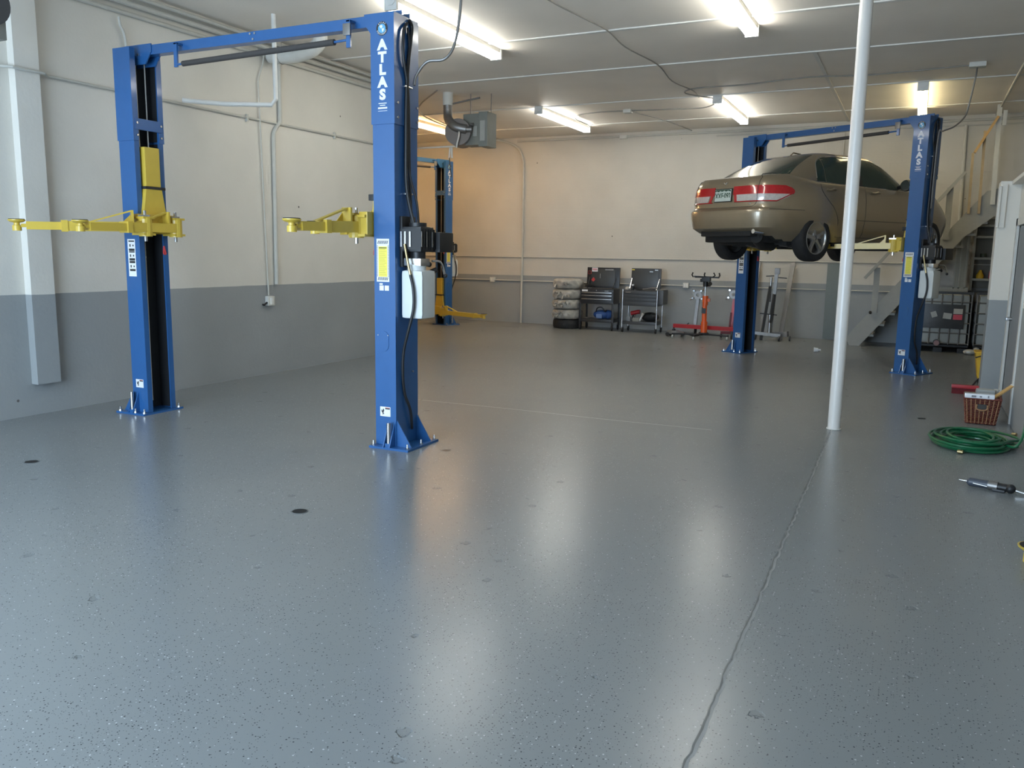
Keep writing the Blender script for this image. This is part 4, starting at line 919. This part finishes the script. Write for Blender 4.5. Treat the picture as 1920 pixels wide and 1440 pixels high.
for x, t in ((-.25, -.03), (.24, .02), (-.02, -.02), (.12, .05)): m.tube([(x, -.03, 1.2), (x + t, -.03, 1.24), (x + t * .4, -.03, 1.29)], .014, 8)
m.cyl((.09, -.06, 1.08), (.06, .0, 1.06), .04, n=14); m.cyl((-.09, -.05, 1.11), (-.09, -.05, 1.17), .02)
m.build('saddle', BLACK, o)
m = MB(); m.box((0, 0, .10), (.17, .17, .05), D(20), .006)
for a, l in ((D(200), .62), (D(-10), .50), (D(110), .45), (D(255), .42)):
    m.bar((0, 0, .09), (l * math.cos(a), l * math.sin(a), .085), .045, .03)
base = m.build('base_leg', BLACK, o)
for a, l in ((D(200), .60), (D(-10), .48), (D(110), .43), (D(255), .40)):
    m = MB(); m.lathe([(0, -.014), (.034, -.014), (.036, 0), (.034, .014), (0, .014)], (l * math.cos(a), l * math.sin(a), .037), 'X', 16); m.build('caster', mat('pale_caster_%d' % int(l * 100), (.5, .5, .47), .4), o)
def gear_head(o, x, z, post):
    m = MB(); m.lathe([(.035, 0), (.085, .0), (.085, .03), (.035, .03), (.035, 0)], (x, -.05, z), 'Y', 20)
    for a in (50, 130, 215, 320):
        a = D(a); p = V((x + .09 * math.cos(a), -.03, z + .09 * math.sin(a))); q = V((x + .19 * math.cos(a), -.05, z + .17 * math.sin(a)))
        m.tube([p, (p + q) / 2 + V((.02, 0, 0)), q], .015, 8)
    h = m.build('head_arms', DSTEEL, o)
    for a in (50, 130, 215, 320):
        a = D(a); MB().cyl((x + .115 * math.cos(a), -.05, z + .11 * math.sin(a)), (x + .115 * math.cos(a), -.085, z + .11 * math.sin(a)), .018, n=12).build('bolt', CHROME, h)
    return h
o = thing('engine_stand', 'grey engine stand with four bolted fingers and a red floor beam, behind the orange jack', 'engine stand', (-3.94, 16.75, 0))
m = MB(); m.bar((-.02, 0, .18), (.02, 0, .74), .06, .06); m.bar((.0, .0, .74), (.02, 0, .8), .09, .09); m.build('upright', GALV, o)
gear_head(o, .02, .83, 0)
m = MB(); m.bar((-.2, -.05, .2), (-.13, -.05, .26), .02, .02); m.bar((.1, -.04, .25), (.2, -.02, .22), .02, .02); m.build('handle', BLACK, o)
m = MB(); m.bar((-.42, -.12, .2), (.82, -.30, .2), .09, .075); m.build('floor_beam', RED, o, 'red steel floor beam')
m = MB(); m.bar((-.42, -.12, .2), (-.42, -.12, .09), .03, .03, (1, 0, 0)); m.bar((-.02, .05, .05), (.0, .0, .2), .05, .05); m.lathe([(0, -.012), (.042, -.012), (.045, 0), (.042, .012), (0, .012)], (-.42, -.12, .045), 'X', 18); m.lathe([(0, -.012), (.042, -.012), (.045, 0), (.042, .012), (0, .012)], (.78, -.30, .045), 'X', 18); m.bar((.78, -.3, .17), (.78, -.3, .06), .03, .03, (1, 0, 0)); m.build('caster', BLACK, o)
o = thing('engine_stand', 'red engine stand half hidden by the left post of the car lift', 'engine stand', (-3.25, 16.85, 0))
m = MB(); m.bar((0, 0, .1), (.03, 0, .78), .055, .055); m.build('upright', RED, o)
m = MB(); m.bar((-.03, -.02, .16), (-.01, -.02, .5), .06, .03); m.bar((-.18, -.12, .1), (.25, -.05, .1), .07, .05); m.build('base_leg', mat('dark_red_base', (.12, .01, .015), .5), o)
gear_head(o, .02, .86, 0)
for s in (-.17, .22): MB().lathe([(0, -.014), (.045, -.014), (.045, .014), (0, .014)], (s, -.1, .046), 'X', 16).build('caster', BLACK, o)
o = thing('trolley_jack', 'small silver floor jack on the floor left of the orange jack base', 'jack', (-4.28, 16.40, 0), D(-10))
m = MB(); m.bb(-.14, .06, -.06, .06, .05, .12, .01); m.bar((.05, 0, .1), (.2, 0, .07), .08, .05); m.build('frame', GALV, o)
for x in (-.12, .14):
    for y in (-.07, .07): MB().lathe([(0, -.014), (.04, -.014), (.04, .014), (0, .014)], (x, y, .041), 'Y', 16).build('wheel', BLACK if x < 0 else GALV, o)
MB().cyl((-.02, 0, .11), (-.02, 0, .15), .035).build('saddle', BLACK, o)
MB().tube([(.18, 0, .08), (.32, .02, .06), (.42, .03, .03)], .02, 8).build('handle_socket', BLACK, o)
# engine crane (folded) and steel uprights right of the lift post
o = thing('folded_crane', 'folded silver and grey shop crane standing by the back wall right of the blue post', 'crane', (-2.46, 16.75, 0))
m = MB(); m.bar((-.02, 0, .08), (.04, 0, 1.3), .06, .06); m.box((.05, 0, 1.34), (.1, .07, .12), None, .01); m.build('mast', GALV, o)
m = MB(); m.bar((-.17, -.09, .0), (-.06, -.06, 1.05), .085, .05); m.build('leg', CARTL, o); m = MB(); m.bar((-.02, -.09, .35), (.03, -.07, .9), .1, .04); m.build('leg', CARTL, o)
MB().cyl((-.06, -.05, .75), (-.05, -.05, 1.22), .022, n=12).cyl((-.02, -.08, .0 + .1), (-.03, -.08, .5), .03).build('ram', STEEL, o)
m = MB(); m.bar((-.15, -.05, 1.24), (.0, -.05, 1.25), .02, .02); m.bar((.08, -.05, 1.22), (.24, -.05, 1.21), .02, .02); m.bar((-.22, -.07, .52), (.10, -.07, .5), .03, .02); m.build('pins', BLACK, o)
m = MB(); m.bar((-.30, -.1, .14), (.2, -.12, .11), .06, .06); m.bar((.0, .05, .1), (.32, -.02, .14), .09, .1); m.build('base_leg', GALV, o)
for x, y in ((-.28, -.12), (.18, -.16), (.36, -.02), (-.3, .1)): MB().lathe([(0, -.014), (.05, -.014), (.05, .014), (0, .014)], (x, y, .051), 'X', 18).build('caster', BLACK, o)
for x, lbl in ((-2.92, 'left of the folded crane'), (-2.25, 'right of the folded crane')):
    o = thing('steel_channel', 'tall grey steel channel leaning on the back wall ' + lbl, 'steel bar', (x, 16.95, 0))
    m = MB(); m.bar((-.06 if x > -2.5 else 0, 0, 0), (.03, .5, 1.5), .085, .05, (0, 1, 0)); m.build('channel', DSTEEL, o, smooth=False)
    MB().bar((.029, .478, 1.42), (.030, .488, 1.46), .09, .056, (0, 1, 0)).build('hook_plate', GALV, o, smooth=False)
o = thing('wall_cabinet', 'tall grey-green duct cover on the back wall just left of the white post', 'wall cover', (-1.42, YB, .0))
MB().bb(-.16, .12, -.06, 0, .02, 1.5, .004).build('cover', mat('grey_green_cover', (.17, .20, .20), .6), o)

# ------------------------------------------------------------------ stair to the loft
o = thing('staircase', 'pale painted wooden stair climbing right along the back wall', 'stairs', (-1.0, 16.62, 0))
sl_ = 2.50 / 2.02
def st(x): return x * 1.235
m = MB()
m.prism([(-.02, 0), (.15, 0), (1.72, 2.02), (2.3, 2.50), (2.3, 2.86), (1.98, 2.78), (1.66, 2.38), (0, .27), (-.08, .12)], (0, 0, 0), (1, 0, 0), (0, 0, 1), (0, .045, 0)); m.build('stringer', STAIRP, o, smooth=False)
m = MB(); m.prism([(-.02, 0), (.15, 0), (2.1, 2.50), (2.1, 2.86), (1.98, 2.78), (0, .27), (-.08, .12)], (0, .88, 0), (1, 0, 0), (0, 0, 1), (0, .04, 0)); m.build('stringer', STAIRP, o, smooth=False)
for i in range(12):
    z = .2 + i * .205; x = .02 + z / 1.235
    MB().bb(x - .06, x + .2, .045, .88, z - .02, z + .02).build('tread', STAIRP, o, smooth=False)
m = MB(); m.bar((.16, -.03, 1.25), (1.62, -.03, 3.10), .05, .13, (0, 1, 0)); m.build('handrail', STAIRP, o, smooth=False)
for x, z0, z1 in ((.36, .62, 1.45), (1.42, 1.95, 2.85)): MB().bb(x - .05, x + .05, -.025, .02, z0, z1).build('rail_post', STAIRP, o, smooth=False)
m = MB(); m.cyl((.30, -.03, .62), (.30, -.06, .64), .025, n=10); m.build('knob', BLACK, o)
# loft railing
o = thing('loft_railing', 'white post and raw pine posts with a slanted pine rail at the stair head', 'railing', (.73, 16.6, 0))
m = MB(); m.bar((.0, 0, 2.4), (-.02, 0, 3.42), .05, .04); m.build('post', mat('weathered_pine', (.44, .33, .19), .6, var=.2), o, smooth=False)
m = MB(); m.bar((.155, 0, 2.4), (.13, 0, 3.78), .06, .04); m.build('post', mat('weathered_pine_b', (.44, .33, .19), .6, var=.2), o, smooth=False)
m = MB(); m.bar((.35, 0, 2.55), (.31, 0, 4.2), .07, .07); m.build('post', OFFW, o, 'tall white post', smooth=False)
m = MB(); m.bar((.0, -.05, 3.42), (.30, -.05, 4.0), .04, .11, (0, 1, 0)); m.build('handrail', WOOD, o, 'raw orange pine rail', smooth=False)
MB().bb(.37, .43, -.05, 0, 3.85, 4.1, .004).build('end_block', OFFW, o)
# enclosed room / shelving under the stair
SHW = mat('shelf_unit_paint', (.34, .33, .28), .55)
o = thing('wall_panel', 'pale boarded panel with vertical battens under the upper stair', 'panel', (.66, 16.98, 0))
m = MB(); m.bb(-.04, .16, 0, .02, 1.1, 2.2); m.build('board', SHW, o, smooth=False)
for x in (-.05, .03, .12): MB().bb(x, x + .025, -.02, 0, 1.1, 2.2).build('batten', STAIRP, o, smooth=False)
MB().bb(-.72, .2, -.02, .03, 1.04, 1.12).build('ledge', STAIRP, o, smooth=False)
o = thing('shelf_unit', 'pale open wooden shelf unit between the stair and the grey office wall', 'shelf', (.89, 17.31, 0))
for x in (0, .95): MB().bb(x, x + .04, 0, .26, 0.0 if x else .0, 2.35).build('side_panel', SHW, o, smooth=False)
for z in (1.26, 1.64, 2.02, 2.22): MB().bb(.04, .95, 0, .24, z - .02, z + .02).build('shelf', SHW, o, smooth=False)
MB().bb(.04, .95, .24, .26, 1.1, 2.35).build('back_panel', mat('shelf_back', (.2, .19, .16), .7), o, smooth=False)
blob('yellow bottle on the lower shelf left', 'bottle', 'bottle', (1.05, 17.42, 1.28), [('bottle', MB().lathe([(0, 0), (.06, 0), (.065, .05), (.03, .12), (.02, .15), (0, .15)]), YELD)])
blob('small red box on the lower shelf right', 'small_box', 'box', (1.25, 17.42, 1.28), [('box', MB().bb(-.06, .06, -.05, .05, 0, .13, .006), PINK)])
blob('dark green can on the middle shelf', 'paint_can', 'can', (1.07, 17.42, 1.66), [('can', MB().cyl((0, 0, 0), (0, 0, .07), .05), mat('dark_green_can', (.05, .06, .03), .5))])

# ------------------------------------------------------------------ IBC totes
def ibc(label, x, panel):
    o = thing('caged_tank', label, 'tank', (x, 16.33, 0), 0, 'caged plastic tanks')
    w, d, h = .93, .95, 1.04
    m = MB(); m.bb(.03, w - .03, .03, d - .03, .14, h - .03, .07); m.build('tank', mat('tank_plastic_' + ('a' if panel else 'b'), (.42, .43, .40), .45, var=.15, scale=4), o)
    m = MB(); r = .011
    for z in (.16, .34, .52, .70, .88, 1.03):
        for y in (0, d): m.cyl((0, y, z), (w, y, z), r, n=8)
        for xx in (0, w): m.cyl((xx, 0, z), (xx, d, z), r, n=8)
    for i in range(7):
        xx = w * i / 6
        for y in (0, d): m.cyl((xx, y, .14), (xx, y, 1.03), r, n=8)
        for x2 in (0, w): m.cyl((x2, xx, .14), (x2, xx, 1.03), r, n=8)
    m.build('cage', GALV, o)
    m = MB()
    for x0 in (0.02, w / 2 - .07, w - .16): m.bb(x0, x0 + .14, 0, d, 0, .08)
    m.bb(0, w, 0, d, .10, .135); m.build('pallet', BLACK, o, smooth=False)
    m = MB(); m.bb(-.02, w + .02, -.02, .02, 1.02, 1.06).bb(-.02, w + .02, d - .02, d + .02, 1.02, 1.06); m.build('top_bar', CARTL, o)
    v = MB(); v.cyl((w * .47, -.12, .17), (w * .47, .04, .17), .055, n=18); v = v.build('valve', CARTL, o); MB().cyl((w * .47, -.125, .17), (w * .47, -.14, .17), .045, n=18).build('valve_cap', mat('pinkish_cap', (.35, .2, .2), .5), v)
    if panel:
        pn = MB().bb(.14, .83, -.025, -.012, .42, .84, .003).build('sign_plate', CARTL, o, 'black plate with papers')
        MB().box((.57, -.028, .64), (.13, .004, .10), Matrix.Rotation(D(6), 4, 'Y')).build('paper', mat('old_paper', (.5, .5, .47), .7), pn, smooth=False)
        MB().box((.36, -.028, .66), (.09, .004, .10), Matrix.Rotation(D(-20), 4, 'Y')).build('paper', mat('old_paper_b', (.5, .5, .47), .7), pn, smooth=False)
        MB().bb(.66, .80, -.029, -.025, .58, .67).build('red_label', PINK, pn, smooth=False)
        MB().bb(.66, .80, -.029, -.025, .68, .77).build('white_label', mat('label_offwhite', (.55, .53, .48), .6), pn, smooth=False)
    else:
        MB().cyl((.32, -.02, .63), (.32, -.03, .63), .09, n=20).build('red_tag', PINK, o)
    return o
ibc('white caged liquid tank with a black plate, behind the right post of the car lift', -.02, True)
ibc('white caged liquid tank with a red tag, cut off by the grey office wall', .99, False)
blob('crumpled foil bag on the floor at the corner between the two tanks', 'plastic_bag', 'bag', (.93, 16.12, 0), [('bag', MB().sphere((0, 0, .05), .10, (1, .6, .5)).sphere((.1, 0, .08), .07, (.8, .6, .8)), mat('foil_bag', (.55, .55, .53), .25, .5, bump=1., bscale=18))])

# ------------------------------------------------------------------ small things on the floor
blob('small white plastic fitting on the floor beneath the raised car', 'plastic_fitting', 'fitting', (-1.44, 15.05, 0), [('cap', MB().cyl((-.04, 0, .04), (.03, .01, .04), .04, .03), STICK), ('spout', MB().cyl((.03, .01, .04), (.07, .02, .04), .016), STICK)])
for x, y, l in ((-5.86, 3.88, 'dark round hole in the floor at the far left'), (-3.32, 3.89, 'dark oval hole in the floor near the middle'), (-3.34, 5.72, 'small dim plugged hole beside the foot of the lettered blue post')):
    o = thing('floor_hole', l, 'floor hole', (x, y, 0))
    f = y > 5
    m = MB(); m.cyl((0, 0, 0), (0, 0, .0012), .035 if f else .045, n=24); m.build('plug', mat('hole_dark_' + str(int(-x * 10)), (.05, .05, .05) if f else (.006, .006, .006), .7 if not f else .4), o)
    if not f:
        m = MB(); m.lathe([(.045, 0), (.052, 0), (.052, .0022), (.045, .0022), (.045, 0)], (0, 0, 0)); m.build('rim', JOINT, o)
o = thing('scrap', 'small dark scrap on the floor left of the wicker basket', 'debris', (.17, 9.28, 0)); MB().box((0, 0, .004), (.07, .03, .008), .3, .003).build('scrap', BLACK, o)
# yellow mop bucket and broom
o = thing('mop_bucket', 'yellow mop bucket half hidden behind the grey office wall', 'bucket', (.97, 12.35, 0))
m = MB(); m.prism([(-.14, .08), (.14, .08), (.19, .42), (-.19, .42)], (0, -.14, 0), (1, 0, 0), (0, 0, 1), (0, .28, 0)); m.bb(-.2, .2, -.155, .155, .415, .435, .004); m.build('tub', YELD, o, smooth=False)
for x in (-.11, .11):
    for y in (-.1, .1): MB().lathe([(0, -.012), (.034, -.012), (.034, .012), (0, .012)], (x, y, .035), 'X', 16).build('caster', BLACK, o)
MB().tube([(-.19, -.15, .36), (-.1, -.2, .40), (.05, -.2, .38)], .008, 8).build('handle', BLACK, o)
o = thing('push_broom', 'red push broom head lying on the floor in front of the yellow bucket', 'broom', (.70, 11.32, 0))
m = MB(); m.bb(-.20, .3, -.035, .035, .07, .11, .006); hd = m.build('head', RED, o)
m = MB(); m.bb(-.195, .295, -.03, .03, 0., .07); m.build('bristles', mat('dark_red_bristles', (.12, .01, .015), .9, var=.4, scale=120), o)
m = MB(); m.tube([(.02, .02, .10), (.08, .12, .17), (.16, .22, .21), (.3, .4, .25)], .011, 8, 3); m.build('handle', BLACK, o)
# wicker basket and contents
o = thing('wicker_basket', 'red-brown wicker basket on the floor against the grey office wall', 'basket', (.70, 9.42, 0), D(-3))
wb, wt, db, h = .125, .155, .16, .24
m = MB()
n_ = 11
rg = random.Random(5)
def side_pt(u, t):   # u 0..4 around, t height
    w = wb + (wt - wb) * t; d = db + .025 * t
    k = int(u) % 4; f = u - int(u)
    c = [(-w, -d), (w, -d), (w, d), (-w, d)]; a, b = c[k], c[(k + 1) % 4]
    return V((a[0] + (b[0] - a[0]) * f, a[1] + (b[1] - a[1]) * f, .01 + h * t))
for lv in range(14):
    t = lv / 13; pts = []
    for i in range(97):
        u = i / 24; p = side_pt(min(u, 3.9999), t); nrm = V((p.x, p.y, 0)).normalized(); pts.append(p + nrm * (.006 * (1 if (i + lv) % 2 else -1)))
    m.tube(pts, .008, 6)
m.build('weave', WICK, o, ang=80)
for k in range(4):
    for j in range(1, 8 if k % 2 == 0 else 9):
        if k == 0 and j in (3, 4): pass
    m = MB()
m = MB()
for k in range(4):
    for j in range(8):
        u = k + (j + .5) / 8; m.tube([side_pt(u, t) + V((side_pt(u, t).x, side_pt(u, t).y, 0)).normalized() * .007 for t in (0, .33, .66, 1)], .0055, 6)
m.build('stakes', WICKL, o)
m = MB(); m.tube([side_pt(min(i / 24, 3.9999), 1.0) + V((0, 0, .008)) for i in range(97)], .014, 8); m.build('rim', WICK, o)
m = MB(); m.tube([(-.045, -.192, .20), (-.045, -.196, .16), (0, -.197, .145), (.045, -.196, .16), (.045, -.192, .20)], .008, 8, 3); m.build('handle_hole_edge', WICKL, o)
MB().bb(-.038, .038, -.200, -.185, .155, .205, .004).build('handle_hole', mat('basket_dark_hole', (.05, .045, .04), .7), o)
MB().bb(-wb, wb, -db, db, .005, .02).build('bottom', WICKL, o)
BX = .70; BY = 9.42
blob('bright clear-topped white box lying on the front of the wicker basket', 'blister_pack', 'box', (BX - .04, BY - .15, .262), [('tray', MB().bb(-.13, .13, -.06, .06, 0, .045, .012), mat('glossy_white_pack', (.9, .9, .92), .15, coat=1.)), ('print', MB().bb(-.07, -.03, -.0625, -.06, .01, .03).bb(.0, .02, -.0625, -.06, .012, .028).bb(.07, .08, -.0625, -.06, .01, .034), mat('grey_print', (.25, .25, .27), .5))])
blob('pale folded cloth in the back of the wicker basket', 'cloth', 'cloth', (BX + .05, BY + .06, .255), [('fold', MB().bb(-.11, .06, -.05, .07, 0, .07, .025), mat('pale_cloth', (.36, .37, .35), .8))])
blob('small white cup at the back of the wicker basket', 'cup', 'cup', (BX + .125, BY + .12, .262), [('cup', MB().cyl((0, 0, 0), (0, 0, .06), .022, .026), OFFW)])
o = thing('wooden_brush', 'flat wooden stick with a white end poking out of the wicker basket to the right', 'brush', (BX + .09, BY - .08, .25))
MB().bar((0, 0, .01), (.16, .10, .135), .045, .012).build('stick', WOOD, o, smooth=False); MB().bar((.155, .097, .131), (.195, .122, .162), .05, .014).build('tip', STICK, o, 'white end', smooth=False)
# green garden hose
o = thing('garden_hose', 'green garden hose coiled on the floor, rising along the right wall', 'hose', (.555, 8.14, 0))
m = MB(); rg = random.Random(9); pts = []
turns = 12
for i in range(turns * 20):
    a = i / 20 * 2 * PI; k = i / 20
    r = .27 + .055 * math.sin(k * 2.1 + 1) - .05 * (k % 3) * .5
    ox, oy = .035 * math.sin(k * .9), .03 * math.cos(k * 1.3)
    lv = .013 + .0058 * k + .014 * (1 + math.sin(a * 1.0 + k * 1.7)) * (k / turns)
    pts.append((ox + r * 1.05 * math.cos(a), oy + r * 1.35 * math.sin(a), lv))
m.tube(pts, .0115, 8)
m.build('coil', GREEN, o)
MB().tube([(.25, -.15, .06), (.31, -.22, .07), (.36, -.18, .16), (.38, -.08, .35), (.385, -.05, .6), (.385, -.1, .85)], .0115, 8, 6).build('riser', GREEN, o)
MB().cyl((-.12, -.42, .02), (-.08, -.435, .02), .017, n=12).build('brass_coupling', BRASS, o)
MB().cyl((.33, .28, .08), (.36, .26, .085), .017, n=12).build('brass_coupling', BRASS, o)
# drill like tool
o = thing('air_tool', 'grey and silver barrel-shaped tool lying on the floor at the right', 'tool', (.40, 6.64, 0), D(-17))
MB().cyl((-.0, 0, .035), (.07, 0, .035), .004, .012, n=12).build('tip', STEEL, o)
MB().cyl((.07, 0, .035), (.19, 0, .035), .030, n=20).cyl((.055, 0, .035), (.07, 0, .035), .018, .03).build('front_barrel', mat('blue_grey_plastic', (.06, .07, .09), .4), o)
MB().cyl((.10, -.032, .035), (.19, -.032, .028), .006, n=8).build('side_rod', STEEL, o)
MB().cyl((.19, 0, .035), (.25, 0, .035), .033, n=20).build('collar', GALV, o)
MB().cyl((.25, 0, .035), (.32, 0, .035), .026, n=18).sphere((.33, -.005, .035), .033).bb(.22, .3, -.03, .0, .002, .02, .004).build('grip', BLACK, o)
MB().cyl((.34, 0, .032), (.46, .0, .012), .007, n=10).build('rod', STEEL, o)
# yellow lift adapter pad
o = thing('lift_adapter', 'round yellow lift adapter with a black rubber top on the floor at the right edge', 'lift adapter', (.70, 5.06, 0))
MB().lathe([(0, 0), (.055, 0), (.055, .045), (.05, .05), (.052, .055), (.085, .08), (.088, .09), (.08, .09), (0, .088)], (0, 0, 0), 'Z', 36).build('cup', YEL, o)
MB().cyl((0, 0, .086), (0, 0, .093), .078, n=36).build('rubber_top', RUB, o)

# ------------------------------------------------------------------ unit heater
o = thing('unit_heater', 'grey-green unit heater hung from the ceiling with a round fan housing and silver flue', 'heater', (-6.95, 12.55, 0))
m = MB(); m.bb(.0, .30, -.13, .16, 3.36, 3.86, .006); m.build('cabinet', HEATG, o, smooth=False)
m = MB(); m.bb(.30, .46, -.15, .18, 3.33, 3.88, .006); m.build('front_hood', mat('heater_hood', (.19, .2, .18), .45), o, smooth=False)
MB().bb(.33, .42, -.156, -.15, 3.42, 3.74).build('data_plate', mat('heater_plate', (.36, .36, .33), .5), o, smooth=False)
MB().bb(.19, .26, -.136, -.13, 3.50, 3.66).build('data_plate', mat('heater_plate_b', (.36, .36, .33), .5), o, smooth=False)
m = MB(); m.cyl((-.02, -.28, 3.56), (-.14, .12, 3.56), .215, n=32); m.build('fan_drum', mat('brown_grey_drum', (.12, .10, .085), .35, .5), o)
m = MB(); m.tube([(-.24, -.22, 4.1), (-.24, -.22, 3.86), (-.2, -.26, 3.76), (-.05, -.3, 3.64), (.12, -.24, 3.6)], .075, 18, 4); m.build('flue_pipe', GALV, o, 'shiny silver elbow flue')
MB().cyl((-.24, -.22, 4.0), (-.24, -.22, ZC), .085, n=20).build('flue_collar', OFFW, o, 'white painted flue collar')
m = MB(); m.cyl((.12, -.24, 3.6), (.2, -.2, 3.6), .05, n=14); m.cyl((.17, -.16, 3.68), (.21, -.16, 3.68), .03); m.build('burner', DSTEEL, o)
MB().tube([(.02, -.3, 3.62), (.03, -.32, 3.5), (-.0, -.33, 3.36), (-.01, -.33, 3.30)], .014, 8, 3).tube([(-.15, -.3, 3.31), (-.15, -.32, 3.2), (-.16, -.32, 3.14)], .014, 8).tube([(-.12, -.3, 3.31), (-.10, -.32, 3.14)], .016, 8).build('gas_pipe', OFFW, o)
MB().cyl((-1.8, -.3, 3.32), (-.05, -.3, 3.33), .014, n=8).build('supply_pipe', OFFW, o)
MB().cyl((.07, 0, 3.86), (.07, 0, ZC), .006).cyl((.40, .1, 3.88), (.40, .1, ZC), .006).cyl((-.2, -.2, 4.02), (.32, -.15, 4.1), .014).build('hanger_rod', DSTEEL, o)
MB().tube([(-.15, -.32, 3.15), (-.13, -.32, 2.95), (-.18, -.2, 2.85)], .008, 6, 4).build('cord', BLACK, o)
o = thing('corner_heater', 'dark grey-green heater end cut by the top left corner of the frame', 'heater', (-5.95, 4.0, 0))
MB().bb(-.6, 0, -.4, 0, 3.04, 3.55, .006).build('cabinet', HEATG, o, smooth=False)
MB().cyl((0, -.14, 3.26), (.05, -.14, 3.26), .15, n=28).build('fan_drum', CARTL, o)
MB().cyl((-.3, -.2, 3.55), (-.3, -.2, ZC), .008).build('hanger_rod', DSTEEL, o)

# ------------------------------------------------------------------ light
w = bpy.data.worlds.new('world'); bpy.context.scene.world = w; w.use_nodes = True
bg = w.node_tree.nodes['Background']; bg.inputs[0].default_value = (.62, .80, 1.0, 1); bg.inputs[1].default_value = 10.5
pt = bpy.data.lights.new('door_portal', 'AREA'); pt.shape = 'RECTANGLE'; pt.size = 5.4; pt.size_y = 3.5; pt.cycles.is_portal = True
po = bpy.data.objects.new('door_portal', pt); C.objects.link(po); po.location = (-4.3, YR - .1, 1.75); po.rotation_euler = (PI / 2, 0, 0)   # -Z -> +Y
po.rotation_euler = (-PI / 2, 0, PI) if False else (PI / 2, 0, 0)
sc = bpy.context.scene
sc.view_settings.view_transform = 'Standard'; sc.view_settings.look = 'None'; sc.view_settings.gamma = 1; sc.view_settings.exposure = .15
sc.view_settings.use_curve_mapping = False
